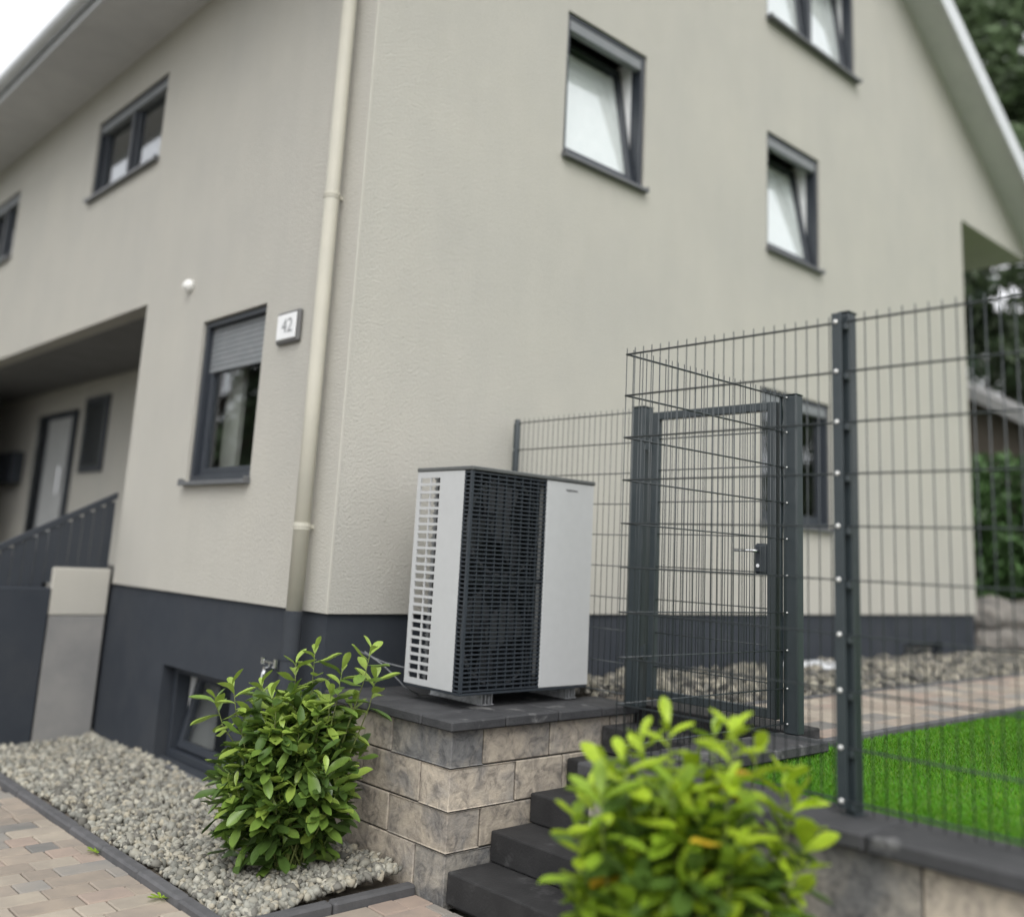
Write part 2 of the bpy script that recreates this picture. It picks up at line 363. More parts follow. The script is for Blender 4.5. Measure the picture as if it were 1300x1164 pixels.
tri([(c1, EZ), (HX, EZ), (RX1-.04, EZ), (RX1-.04, rz(RX1-.04)-.02), (c1, rz(c1)-.02)])
for (a, b) in ((c0, c0), (c1, c1)): mb.add([P_y(a, 0, zb), P_y(a, -RD, zb), P_y(a, -RD, zt), P_y(a, 0, zt)], [(0, 1, 2, 3)])
mb.add([P_y(c0, 0, zb), P_y(c0, -RD, zb), P_y(c1, -RD, zb), P_y(c1, 0, zb)], [(0, 1, 2, 3)])
mb.add([(HX, 0, -.0), (HX, HY, 0), (HX, HY, EZ), (HX, 0, EZ)], [(0, 1, 2, 3)])                      # far end wall
mb.add([(0, 0, 0), (HX, 0, 0), (HX, .0, 0), (0, .03, 0)], [(0, 1, 2, 3)])
mb.add([(0, 0, 0), (HX, 0, 0), (HX, .04, 0), (.04, .04, 0), (.04, HY, 0), (0, HY, 0)], [(0, 1, 2, 3, 4, 5)])   # drip edge over the plinth
mb.obj('gable_wall', m_wall, house, recalc=False)
mb = MB(); wall_cells(mb, P_x, 0, HY, 0, EZ+.02, [WE, WF, WG, PO], 0)
mb.obj('front_wall', m_wall, house, recalc=False)
MB().box(-.0035, .010, -.0035, .010, .0, EZ).obj('corner_bead', mat('bead_beige', (.49, .475, .425), .8), house)
# plinth, set back under the render
mb = MB(); wall_cells(mb, P_y, .022, HX-.02, GZ-.1, 0, [WV], -.022)
wall_cells(mb, P_x, .022, 3.53, GZ-.1, 0, [WH], -.022, .24)
mb.add([(HX-.02, .022, GZ), (HX-.02, HY, GZ), (HX-.02, HY, 0), (HX-.02, .022, 0)], [(0, 1, 2, 3)])
mb.obj('plinth', m_plinth, house, recalc=False)
# rooms behind the windows: dark closed boxes, so the glass looks into depth
def room(b, name='room'):
    return MB().box(*b).obj(name, m_dark, house, recalc=False)
# porch recess
pd = 1.4
PE = 13.8
mb = MB(); mb.add([(pd, PO[0], 0), (pd, PE, 0), (pd, PE, 2.56), (pd, PO[0], 2.56)], [(0, 1, 2, 3)])
mb.add([(0, PE, 0), (pd, PE, 0), (pd, PE, 2.56), (0, PE, 2.56)], [(0, 1, 2, 3)]); mb.add([(0, PO[0], 0), (pd, PO[0], 0), (pd, PO[0], 2.56), (0, PO[0], 2.56)], [(0, 1, 2, 3)])
mb.add([(RD, PO[1], 0), (RD, PE, 0), (RD, PE, 2.56), (RD, PO[1], 2.56)], [(0, 1, 2, 3)])
mb.obj('porch_wall', m_wall, house, recalc=False)
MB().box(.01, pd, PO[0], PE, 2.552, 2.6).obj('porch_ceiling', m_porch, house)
MB().box(.0, pd, PO[0], PE, -.02, .05).obj('porch_floor', m_step, house)
MB().box(.03, pd, PO[0], PE, GZ, -.02).obj('porch_base', m_plinth, house)
dr = MB().box(pd-.05, pd-.005, 9.0, 10.6, .05, 2.17).obj('door', m_frame, house)
MB().box(pd-.065, pd-.052, 9.12, 10.05, .15, 2.07).obj('panel', m_doorw, dr, bevel=.004)
MB().box(pd-.065, pd-.052, 10.15, 10.5, .15, 2.07).obj('pane', m_glass, dr)
MB().tube([(pd-.12, 9.2, .95), (pd-.12, 9.2, 1.35)], .015).box(pd-.12, pd-.05, 9.19, 9.21, .97, .99).box(pd-.12, pd-.05, 9.19, 9.21, 1.31, 1.33).obj('handle', m_chrome, dr)
nw = MB().box(pd-.04, pd-.004, 7.86, 8.70, 1.25, 2.30).obj('porch_window', m_frame, house)
MB().box(pd-.05, pd-.042, 7.94, 8.62, 1.33, 2.22).obj('pane', m_glass, nw)

def window(P, w, d0=-.02, sash_tilt=0, blind=0, shutter=0, double=False, sillw=.06, fw=.05, guide=True, sashw=.06, box_h=.0, sill_low=0, lining=False):
    a, b, c, e = w
    q = lambda mb, u0, u1, dA, dB, z0, z1: mb.add(*_bx(P, u0, u1, dA, dB, z0, z1))
    mb = MB(); g = .003
    dA, dB = d0, d0-.12
    q(mb, a+g, a+fw, dA, dB, c+g, e-g); q(mb, b-fw, b-g, dA, dB, c+g, e-g); q(mb, a+fw, b-fw, dA, dB, e-fw, e-g); q(mb, a+fw, b-fw, dA, dB, c+g, c+fw)
    if double: q(mb, (a+b)/2-.035, (a+b)/2+.035, dA-.02, dB, c+fw, e-fw)
    win = mb.obj('window', m_frame, house, bevel=.004)
    mb = MB(); q(mb, a-.015, b+.015, sillw, d0-.02, c-.035-sill_low, c-.004-sill_low); q(mb, a-.015, a-.004, sillw-.004, .002, c-.0035-sill_low, c+.02-sill_low); q(mb, b+.004, b+.015, sillw-.004, .002, c-.0035-sill_low, c+.02-sill_low)
    mb.obj('sill', m_sill, win, bevel=.003)
    top = e-fw
    if box_h:
        mb = MB(); q(mb, a+fw+.002, b-fw-.002, d0-.004, d0-.075, e-fw-box_h, e-fw-.002); mb.obj('shutter_box', m_frame_light, win, bevel=.004); 
    if shutter:
        z = e-fw-.003-box_h; k = 0
        while z > e-fw-shutter:
            mb = MB(); mb.add([P(u, d, zz) for u in (a+fw+.003, b-fw-.003) for d, zz in ((d0-.051, z-.0005), (d0-.047, z-.010), (d0-.047, z-.032), (d0-.051, z-.0415), (d0-.062, z-.02))],
                              [(0,1,2,3,4), (9,8,7,6,5)]+[(i, (i+1) % 5, 5+(i+1) % 5, 5+i) for i in range(5)])
            mb.obj('shutter_slat', m_frame_light, win); z -= .042; k += 1
    halves = [(a+fw, (a+b)/2-.035), ((a+b)/2+.035, b-fw)] if double else [(a+fw, b-fw)]
    for (u0, u1) in halves:
        u0 += .004; u1 -= .004; s0, s1 = c+fw+.004, e-fw-.004; D0 = d0-.05; D1 = d0-.11; piv = (D1+.02, s0)
        def PT(u, d, z):
            dd, zz = d-piv[0], z-piv[1]; ca, sa = math.cos(sash_tilt), math.sin(sash_tilt)
            return P(u, piv[0]+dd*ca-zz*sa, piv[1]+dd*sa+zz*ca)
        t = lambda mb, U0, U1, dA, dB, z0, z1: mb.add(*_bx(PT, U0, U1, dA, dB, z0, z1))
        mb = MB(); sw = sashw
        t(mb, u0, u0+sw, D0, D1, s0, s1); t(mb, u1-sw, u1, D0, D1, s0, s1); t(mb, u0+sw, u1-sw, D0, D1, s1-sw, s1); t(mb, u0+sw, u1-sw, D0, D1, s0, s0+sw)
        mb.obj('sash', m_frame, win, bevel=.004)
        mb = MB(); t(mb, u0+sw-.005, u1-sw+.005, D0-.028, D0-.034, s0+sw-.005, s1-sw+.005); mb.obj('pane', m_glass, win)
        if blind:
            mb = MB(); zc = s0+sw-.003; zE = zc+(s1-sw-zc)*blind; n = 26
            for i in range(n):
                h0, h1 = zc+(zE-zc)*i/n, zc+(zE-zc)*(i+1)/n; hm = (h0+h1)/2
                mb.add([PT(u0+sw-.004, D0-.042, h0), PT(u1-sw+.004, D0-.042, h0), PT(u1-sw+.004, D0-.047, hm), PT(u0+sw-.004, D0-.047, hm)], [(0,1,2,3)])
                mb.add([PT(u0+sw-.004, D0-.047, hm), PT(u1-sw+.004, D0-.047, hm), PT(u1-sw+.004, D0-.042, h1), PT(u0+sw-.004, D0-.042, h1)], [(0,1,2,3)])
            mb.obj('blind', m_blind, win, recalc=False)
    if lining:                               # white plastered jambs on the room side
        for (u0, u1) in ((a+fw-.028, a+fw-.003), (b-fw+.003, b-fw+.028)):
            mb = MB(); q(mb, u0, u1, dB-.004, dB-.26, c+.02, e-.02); mb.obj('inner_jamb', m_blind, win)
    # dark room behind
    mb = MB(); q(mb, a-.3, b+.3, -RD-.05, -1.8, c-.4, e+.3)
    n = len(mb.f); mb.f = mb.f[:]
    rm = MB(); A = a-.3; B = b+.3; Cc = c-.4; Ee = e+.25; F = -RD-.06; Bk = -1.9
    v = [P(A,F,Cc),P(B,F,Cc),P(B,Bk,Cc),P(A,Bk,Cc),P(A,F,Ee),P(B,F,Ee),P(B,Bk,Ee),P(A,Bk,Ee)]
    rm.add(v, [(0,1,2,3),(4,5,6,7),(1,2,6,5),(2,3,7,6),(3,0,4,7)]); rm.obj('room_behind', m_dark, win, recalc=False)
    return win
def _bx(P, u0, u1, dA, dB, z0, z1):
    v = [P(u0,dA,z0),P(u1,dA,z0),P(u1,dB,z0),P(u0,dB,z0),P(u0,dA,z1),P(u1,dA,z1),P(u1,dB,z1),P(u0,dB,z1)]
    return v, [(0,3,2,1),(4,5,6,7),(0,1,5,4),(1,2,6,5),(2,3,7,6),(3,0,4,7)]
window(P_y, WA, sash_tilt=R(10), blind=.97, box_h=.10, lining=True)
window(P_y, WB, sash_tilt=R(10), blind=.97, box_h=.10, lining=True)
window(P_y, WC, sash_tilt=R(7), blind=1, double=True, sillw=.09, lining=True)
window(P_y, WD, box_h=.10)
window(P_x, WE, shutter=.36, d0=-.03)
wf = window(P_x, WF, double=True, box_h=.08)
MB().box(.17, .19, 3.80, 4.22, 4.13, 4.27).obj('blind', m_blind, wf)  # plain white box inside window F, stands for an unidentified pale shape
window(P_x, WG, double=True, box_h=.08)
window(P_x, WH, d0=-.12, sash_tilt=R(13), sillw=.02, fw=.06, lining=True)
vb = MB().box(WV[0]+.01, WV[1]-.01, .10, .14, WV[2]+.02, WV[3]-.01).obj('basement_window', m_frame, house)
MB().box(WV[0]+.06, WV[1]-.06, .085, .098, WV[2]+.05, WV[3]-.05).obj('pane', m_glass, vb)
# curtain strip in window E, in window F a plain white box, in basement window a white sash edge
MB().box(.26, .30, 1.93, 2.20, .95, 2.1).obj('curtain', mat('curtain_grey', (.42, .43, .40), .9, (.36, .37, .34), 6), house)

# roof
TH = .20
roof = MB()
for xa, xb in ((RX0, RIDX), (RIDX, RX1)):
    roof.add([(xa, -.42, rz(xa)), (xb, -.42, rz(xb)), (xb, HY+.4, rz(xb)), (xa, HY+.4, rz(xa)),
              (xa, -.42, rz(xa)+TH), (xb, -.42, rz(xb)+TH), (xb, HY+.4, rz(xb)+TH), (xa, HY+.4, rz(xa)+TH)],
             [(0,3,2,1),(4,5,6,7),(0,1,5,4),(1,2,6,5),(2,3,7,6),(3,0,4,7)])
roof = roof.obj('roof', m_roof, house)
MB().box(RX0+.03, .0, -.40, HY+.3, EZ+.0, EZ+.03).obj('eave_soffit', m_eave, roof)
MB().box(RX0-.0, RX0+.03, -.41, HY+.35, EZ-.02, EZ+.22).obj('fascia_board', m_fascia, roof)
MB().box(HX+.001, RX1-.0, .002, HY, EZ-.02, EZ+.015).obj('porch_soffit', mat('soffit_olive', (.52, .51, .46), .8, (.48, .47, .42), 3), roof)
for s, (xa, xb) in enumerate(((RX0-.02, RIDX), (RIDX, RX1+.02))):
    mb = MB(); za, zb_ = rz(xa), rz(xb)
    mb.prism([(xa, za-.10), (xb, zb_-.10), (xb, zb_+TH+.05), (xa, za+TH+.05)], 1, -.455, -.425); mb.obj('verge_board', m_fascia, roof)
    mb = MB(); mb.prism([(xa, za-.045), (xb, zb_-.045), (xb, zb_-.015), (xa, za-.015)], 1, -.424, -.001); mb.obj('verge_soffit', m_eave, roof)
# gutter: half-round channel on the left eave
mb = MB(); n = 9; yy = (-.46, HY+.3)
ring = [(RX0-.075+.072*math.cos(t), EZ+.115+.075*math.sin(t)) for t in np.linspace(math.pi, 2*math.pi, n)]
ring += [(RX0-.075+.064*math.cos(t), EZ+.117+.067*math.sin(t)) for t in np.linspace(2*math.pi, math.pi, n)]
mb.prism(ring, 1, *yy); mb.obj('gutter', m_fascia, roof)

# downpipe on the front wall next to the corner
pipe = MB().tube([(-.085, .245, z) for z in (0.0, 1.5, 3.5, 5.25)]+[(-.2, .245, 5.4), (-.75, .245, 5.47)], .052, 20, True).obj('downpipe', m_pipe, house, smooth=False)
pipe.data.polygons.foreach_set('use_smooth', [len(p.vertices) == 4 for p in pipe.data.polygons])
for z in (2.80, .535):
    MB().tube([(-.085, .245, z-.022), (-.085, .245, z+.022)], .0565, 20).tube([(-.085, .245, z-.005), (-.085, .245, z+.005)], .060, 20).box(-.05, .004, .235, .255, z-.012, z+.012).obj('bracket', m_pipe, pipe)
pl = MB().tube([(-.085, .245, z) for z in (GZ-.05, -.27, -.265, -.0)], .058, 20).obj('standpipe', m_plinth, pipe)
MB().tube([(-.085, .245, -.30), (-.085, .245, -.26)], .064, 20).obj('collar', m_plinth, pipe)

# ------------------------------------------------------------------ things on the front wall
hn = thing('house_number_sign', (-.0, .775, 1.85), 'small white house number box on the wall beside the beige downpipe', 'sign')
MB().box(-.035, -.001, .62, .93, 1.83, 2.07).obj('housing', mat('sign_housing', (.13, .13, .13), .6), hn, bevel=.012)
MB().box(-.047, -.034, .645, .905, 1.855, 2.045).obj('face', mat('sign_face', (.78, .79, .80), .45, (.74, .75, .76), 8), hn, bevel=.01)
def text_obj(name, s, size, m, parent, mw, extrude=.001):
    cu = bpy.data.curves.new(name, 'FONT'); cu.body = s; cu.size = size; cu.extrude = extrude; cu.align_x = 'CENTER'; cu.align_y = 'CENTER'
    tmp = bpy.data.objects.new(name, cu); COL.objects.link(tmp); bpy.context.view_layer.update()
    me = bpy.data.meshes.new_from_object(tmp.evaluated_get(bpy.context.evaluated_depsgraph_get())); bpy.data.objects.remove(tmp)
    me.transform(mw.to_3x3().to_4x4()); me.materials.clear(); me.materials.append(m)
    return link(name, me, parent, mw.translation)
mx = Matrix(((0, 0, -1, -.0485), (-1, 0, 0, .755), (0, 1, 0, 1.95), (0, 0, 0, 1)))
text_obj('lettering', '42', .15, mat('digit_grey', (.24, .25, .26), .5), hn, mx)
mb = MB().tube([(0, 2.555, 2.565), (-.03, 2.555, 2.565), (-.05, 2.555, 2.56), (-.075, 2.555, 2.555)], [.055, .055, .045, .015], 16)
solo('wall_sensor', mb, mat('sensor_white', (.8, .8, .78), .5), 'small round white sensor on the beige wall above the porch corner', 'sensor', smooth=True)
tp = thing('outdoor_tap', (.02, .5, -.45), 'small chrome outdoor tap on the dark plinth above the darker green bush', 'tap')
MB().tube([(.03, .53, -.39), (-.10, .53, -.39)], .016, 10).tube([(-.085, .53, -.39), (-.10, .53, -.42), (-.105, .53, -.47)], .014, 10).obj('spout', m_chrome, tp)
MB().tube([(-.06, .53, -.38), (-.06, .53, -.345)], .008, 8).tube([(-.06, .60, -.345), (-.06, .46, -.345)], .010, 8).obj('handle', m_chrome, tp)
MB().tube([(-.06, .615, -.365), (-.06, .615, -.325)], .018, 10).obj('knob', m_chrome, tp)
MB().tube([(-.06, .445, -.375), (-.06, .445, -.32)], .024, 10).obj('knob', m_chrome, tp)

# entrance steps with railing at the far end of the front wall
es = thing('entrance_steps', (-.5, 4.2, GZ), 'blurred entrance stair block with pale side wall beside the porch', 'stairs')
MB().box(-.50, -.01, 3.50, 3.66, -.28, .12).obj('cheek_cap', m_wall, es, bevel=.01)
MB().box(-.49, -.01, 3.505, 3.66, GZ-.02, -.282).obj('cheek_wall', mat('cheek_render', (.27, .265, .255), .9, (.20, .20, .20), 2), es, bevel=.01)
for i in range(5):
    MB().box(-.50-.26*(i+1), -.50-.26*i+.02, 3.66, 5.6, GZ-.02, -.02-.22*i).obj('step', m_step, es, bevel=.008)
MB().box(-1.05, -.502, 3.49, 3.655, GZ-.02, -.05).obj('dark_cheek', m_plinth, es, bevel=.01)
MB().box(-.50, .0, 3.66, 5.6, GZ-.02, .045).obj('landing', m_step, es, bevel=.006)
rl = thing('entrance_railing', (-.5, 3.56, .12), 'dark slatted railing panel above the entrance stair block', 'railing')
mb = MB(); mb.prism([(-.02, .80), (-.02, .74), (-1.03, .19), (-1.03, .25)], 1, 3.54, 3.58); mb.obj('handrail', m_frame, rl)
for i in range(11):
    x = -.07-.09*i; zt_ = .75+.545*x; 
    MB().box(x-.041, x+.041, 3.55, 3.57, .125 if x > -.5 else .0+(.45*(x+.5)) , zt_).obj('slat', m_frame, rl)
solo('mailbox', MB().box(pd-.18, pd-.004, 11.2, 12.2, 1.15, 1.65), m_frame, 'dark mailbox on the back wall of the porch', 'mailbox', bevel=.02)

# ------------------------------------------------------------------ stone walls
def stones(parent, runs, face_m, P, d0, depth=.2):
    """runs: list of (z0, z1, [u seams]) ; P maps (u, d, z)"""
    for z0, z1, us in runs:
        for a, b in zip(us, us[1:]):
            g = .0045; j = random.uniform(-.002, .004)
            mb = MB().add(*_bx(P, a+g, b-g, d0+j, d0-depth, z0+g, z1-g))
            me = mb.mesh('stone_block', random.choice(face_m), WL[parent], bevel=.0045)
            o = link('stone_block', me, parent, WL[parent])
CX, CY = .077, -1.191
zc = [-.515, -.708, -.923, -1.127, -1.40]
pod = thing('podium_wall', (.8, -.6, GZ), 'tan and grey stone block podium with dark coping under the heat pump', 'retaining wall')
front = [[.306, .824, 1.351, 1.66], [.557, .938, 1.36, 1.66], [.308, .80, 1.25, 1.66], [.55, 1.05, 1.66]]
left = [[-.666, -.22, -.0], [-.939, -.40, -.0], [-.679, -.15, -.0], [-.936, -.5, -.0]]
for k in range(4):
    z0, z1 = zc[k+1], zc[k]; g = .0045
    # corner block of the course, one L-less solid reaching both seams
    f0, l0 = front[k][0], left[k][0]
    dpt = .2
    poly = [(CX, CY), (f0-g, CY), (f0-g, CY+dpt), (CX+dpt, CY+dpt), (CX+dpt, l0-g), (CX, l0-g)]
    if f0 - CX <= dpt+.02: poly = [(CX, CY), (f0-g, CY), (f0-g, l0-g), (CX, l0-g)]
    if l0 - CY <= dpt+.06: poly = [(CX, CY), (f0-g, CY), (f0-g, l0-g), (CX, l0-g)]
    mb = MB().prism(poly, 2, z0+g, z1-g); mb.obj('stone_block', [m_stone_dark, m_stone, m_stone, m_stone_dark][k], pod, bevel=.0045)
    stones(pod, [(z0, z1, front[k])], [m_stone], lambda u, d, z: (u, -d, z), -CY, .19)
    stones(pod, [(z0, z1, left[k])], [m_stone, m_stone, m_stone_dark], lambda u, d, z: (-d, u, z), -CX, .19)
MB().box(CX+.012, 1.65, CY+.012, .0, GZ-.04, -.52).obj('core', m_mortar, pod)
# coping slabs, uneven edges, 6 cm thick
def coping(parent, x0, x1, y0, y1, z1=-.455, t=.058, worn=None):
    mb = MB().box(x0+.003, x1-.003, y0+.003, y1-.003, z1-t, z1+random.uniform(-.003, .002))
    o = mb.obj('coping_slab', m_coping, parent, bevel=.009)
    return o
PX0, PY0 = .022, -1.248
for a, b in ((-1.248, -.982), (-.982, -.50), (-.50, -.005)):
    coping(pod, PX0, .42, a if a > -1.2 else PY0, b) if a > -1.2 else None
for a, b in ((PX0, .42), (.42, .84), (.84, 1.22), (1.22, 1.575)):
    coping(pod, a, b, PY0, -.86 if a > .1 else -.982)
coping(pod, .42, .84, -.86, -.43); coping(pod, .84, 1.26, -.86, -.43)
coping(pod, .42, .84, -.43, -.03); coping(pod, .84, 1.26, -.43, -.03)

# stairs
ST = thing('stone_staircase', (.8, -1.75, GZ), 'dark block steps rising between podium and retaining wall to the gate', 'stairs')
SY0, SY1 = -2.325, CY-.012
for i, x in enumerate((.088, .381, .670, .960, 1.262)):
    z1 = -1.205+.159*i
    mb = MB().box(x, x+.345, SY0, SY1, z1-.157, z1)
    mb.obj('step', m_step, ST, bevel=.010, seg=2)
MB().box(1.56, 1.86, SY0, SY1, -.61, -.452).obj('step', m_step, ST, bevel=.010, seg=2)
MB().box(.15, 1.85, SY0, SY1, GZ-.03, -1.3).box(.5, 1.85, SY0+.001, SY1-.001, -1.3, -1.05).box(.8, 1.85, SY0+.002, SY1-.002, -1.05, -.9).box(1.15, 1.85, SY0+.003, SY1-.003, -.9, -.735).box(1.4, 1.85, SY0+.004, SY1-.004, -.735, -.612).obj('core', m_mortar, ST)

# right-hand retaining wall: along the stairs and along the lawn
rw = thing('lawn_retaining_wall', (.02, -3.6, GZ), 'low dark grey stone wall with coping in front of the lawn, under the fence', 'retaining wall')
WX = -.105
rz_ = [-.503, -.80, -1.10, -1.42]
rsets = [[-6.2, -5.55, -4.9, -4.4, -3.79, -3.05, -2.33], [-6.2, -5.2, -4.62, -4.02, -3.35, -2.8, -2.33], [-6.2, -5.5, -4.8, -4.25, -3.6, -2.95, -2.33]]
for k in range(3): stones(rw, [(rz_[k+1], rz_[k], rsets[k])], [m_stone, m_stone_dark, m_stone_dark], lambda u, d, z: (-d, u, z), -WX, .2)
for k in range(3): stones(rw, [(rz_[k+1], rz_[k], [.10, .55+.1*k, 1.1, 1.50])], [m_stone, m_stone_dark], lambda u, d, z: (u, d, z), -2.33, .2)
MB().box(WX+.02, .125, -6.2, -2.345, GZ-.04, -.506).box(.126, 1.49, -2.455, -2.346, GZ-.04, -.507).obj('core', m_mortar, rw)
ys = [-6.2, -5.75, -5.2, -4.72, -4.25, -3.62, -3.1, -2.60]
for a, b in zip(ys, ys[1:]): coping(rw, -.158, .20, a, b, -.445)
for a, b in ((-.158, .40), (.40, .95), (.95, 1.475)): coping(rw, a, b, -2.598, -2.30, -.446)

# ------------------------------------------------------------------ gravel bed edging
e1 = thing('bed_edging', (-.99, 1.5, GZ), 'dark kerb strip curving along the gravel bed by the driveway', 'edging')
y = -.985; k = 0
while y < 4.6:
    dx = .0 if y < 2.2 else .06*(y-2.2)**2
    link('edging_stone', boxmesh(.075, .492, .13, m_edging, .012, 'edging_stone'), e1, (-1.0+dx*.5, y+.25, GZ-.09+random.uniform(-.003, .003)), (0, 0, -.03*max(0, y-2.2)))
    y += .5
e2 = thing('bed_edging', (-.45, -.95, GZ), 'short dark kerb strip between the gravel and the bottom stone step', 'edging')
for a, b in ((-.96, -.45), (-.45, .07)):
    link('edging_stone', boxmesh(b-a-.008, .075, .13, m_edging, .012, 'edging_stone'), e2, ((a+b)/2, -.95, GZ-.085))

# ------------------------------------------------------------------ heat pump
hp = thing('heat_pump', (.82, -.73, -.455), 'silver and anthracite outdoor heat pump standing on the stone podium', 'heat pump')
X0, X1, Y0, Y1, Z0, Z1 = .284, 1.352, -.990, -.468, -.362, .900
GXR = .914; GW = .07
# side panel with two columns of 25 slots
mb = MB(); ya, yb = Y0+GW, Y1
cols = [(-.692, -.604), (-.594, -.506)]; nrow = 25; zz0, zz1 = -.335, .870; ph = (zz1-zz0)/nrow
ys_ = [ya, cols[0][0], cols[0][1], cols[1][0], cols[1][1], yb]
zs_ = [Z0]; 
for i in range(nrow): zs_ += [zz0+ph*i+.008, zz0+ph*(i+1)-.008]
zs_ += [Z1]; th = .010
for a in range(5):
    for b in range(len(zs_)-1):
        if a in (1, 3) and b % 2 == 1: continue
        mb.add([(X0, ys_[a], zs_[b]), (X0, ys_[a+1], zs_[b]), (X0, ys_[a+1], zs_[b+1]), (X0, ys_[a], zs_[b+1])], [(0, 1, 2, 3)])
for a in (1, 3):
    for b in range(1, len(zs_)-1, 2):
        y_0, y_1, z_0, z_1 = ys_[a], ys_[a+1], zs_[b], zs_[b+1]
        mb.add([(X0, y_0, z_0), (X0+th, y_0, z_0), (X0+th, y_1, z_0), (X0, y_1, z_0), (X0, y_0, z_1), (X0+th, y_0, z_1), (X0+th, y_1, z_1), (X0, y_1, z_1)],
               [(0,1,2,3), (4,5,6,7), (0,1,5,4), (3,2,6,7)])
mb.add([(X0, ya, Z0), (X0+th, ya, Z0), (X0+th, ya, Z1), (X0, ya, Z1)], [(0,1,2,3)]); mb.add([(X0, yb, Z0), (X0+.03, yb, Z0), (X0+.03, yb, Z1), (X0, yb, Z1)], [(0,1,2,3)])
mb.add([(X0, ya, Z0), (X0+th, ya, Z0), (X0+th, yb, Z0), (X0, yb, Z0)], [(0,1,2,3)])
mb.obj('side_panel', m_white, hp, recalc=False)
MB().box(GXR, X1, Y0, Y0+.02, Z0, Z1).box(X1-.02, X1, Y0+.02, Y1, Z0, Z1).obj('front_panel', m_white, hp, bevel=.004)
MB().box(X0-.006, X1+.008, Y0-.008, Y1+.006, Z1+.001, Z1+.026).obj('top_cover', m_cap, hp, bevel=.006)
MB().box(X0+.004, X1-.004, Y0+.004, Y1-.004, Z0-.016, Z0-.001).obj('base_tray', m_grille, hp, bevel=.003)
# grille: slats and bars over the front-left corner
mb = MB(); ns = 50; pz = (Z1-Z0-.02)/ns
for i in range(ns+1):
    z = Z0+.01+pz*i
    mb.box(X0+.006, GXR-.001, Y0+.001, Y0+.019, z-.0042, z+.0042)
    mb.box(X0+.001, X0+.012, Y0+.012, ya-.001, z-.0042, z+.0042)
mb.box(X0+.012, GXR-.002, Y0+.021, Y0+.030, (Z0+Z1)/2-.014, (Z0+Z1)/2+.014)
gr = mb.obj('grille', m_grille, hp)
mb = MB(); nb = 9
for i in range(nb+1):
    x = X0+.012+(GXR-.018-X0)*i/nb
    mb.box(x-.004, x+.004, Y0+.006, Y0+.024, Z0+.002, Z1-.002)
mb.box(X0+.0005, X0+.018, Y0+.0005, Y0+.018, Z0, Z1); mb.box(X0+.003, X0+.012, ya-.010, ya-.0012, Z0+.001, Z1-.001)
mb.box(GXR-.10, GXR-.092, Y0+.024, Y0+.034, Z0+.002, Z1-.002)
mb.obj('grille_bars', m_grille, gr)
# interior: fan wall, two fans, coil
MB().box(GXR-.012, GXR-.002, Y0+.06, Y1-.08, Z0, Z1).box(X0+.02, GXR-.012, Y0+.20, Y0+.21, Z0, Z1).obj('inner_wall', m_black, hp)
MB().box(X0+.02, GXR-.012, Y0+.07, Y0+.2, (Z0+Z1)/2-.01, (Z0+Z1)/2+.01).obj('shelf', m_black, hp)
m_fan = mat('fan_plastic', (.15, .155, .165), .35)
for k, zc_ in enumerate(((Z0*.75+Z1*.25), (Z0*.25+Z1*.75))):
    xc = (X0+GXR)/2+.01; yc = Y0+.13
    fan = MB().tube([(xc, yc-.05, zc_), (xc, yc+.06, zc_)], [.085, .095], 24).obj('fan', m_fan, hp)
    for j in range(3):
        mb = MB(); a0 = 2*math.pi*j/3+.4+k; nA, nR = 7, 4; V = []
        for ia in range(nA):
            for ir in range(nR):
                r = .08+.195*ir/(nR-1); a = a0+1.5*(ia/(nA-1)-.5)*(1-.15*ir)
                V.append((xc+r*math.cos(a), yc-.03+.08*ia/(nA-1), zc_+r*math.sin(a)))
        F = [(i*nR+j2, i*nR+j2+1, (i+1)*nR+j2+1, (i+1)*nR+j2) for i in range(nA-1) for j2 in range(nR-1)]
        mb.add(V, F).obj('blade', m_fan, fan, recalc=False, smooth=True)
    mb = MB(); ring = [(xc+.29*math.cos(t), Y0+.055, zc_+.29*math.sin(t)) for t in np.linspace(0, 2*math.pi, 33)]
    mb.tube(ring, .012, 6, False).obj('fan_ring', m_fan, fan)
mb = MB()
for i in range(34):
    y = Y0+.24+(Y1-.03-Y0-.24)*i/33 if False else None
mb.box(X0+.12, GXR, Y1-.06, Y1-.035, Z0+.01, Z1-.01)
coil = mb.obj('coil', m_coil, hp)
mb = MB()
for i in range(40):
    z = Z0+.03+(Z1-Z0-.06)*i/39
    mb.box(X0+.12, GXR, Y1-.034, Y1-.022, z-.005, z+.005)
mb.obj('coil_fins', m_coil, coil)
MB().box(X0+.055, X0+.07, Y0+.22, Y0+.34, Z0+.01, Z1-.01).obj('inner_frame', m_white, hp)
# back mesh posts so light comes through the slots
MB().box(X0, X0+.025, Y1-.02, Y1, Z0, Z1).box(X1-.03, X1, Y1-.02, Y1, Z0, Z1).obj('rear_frame', m_white, hp) if False else None
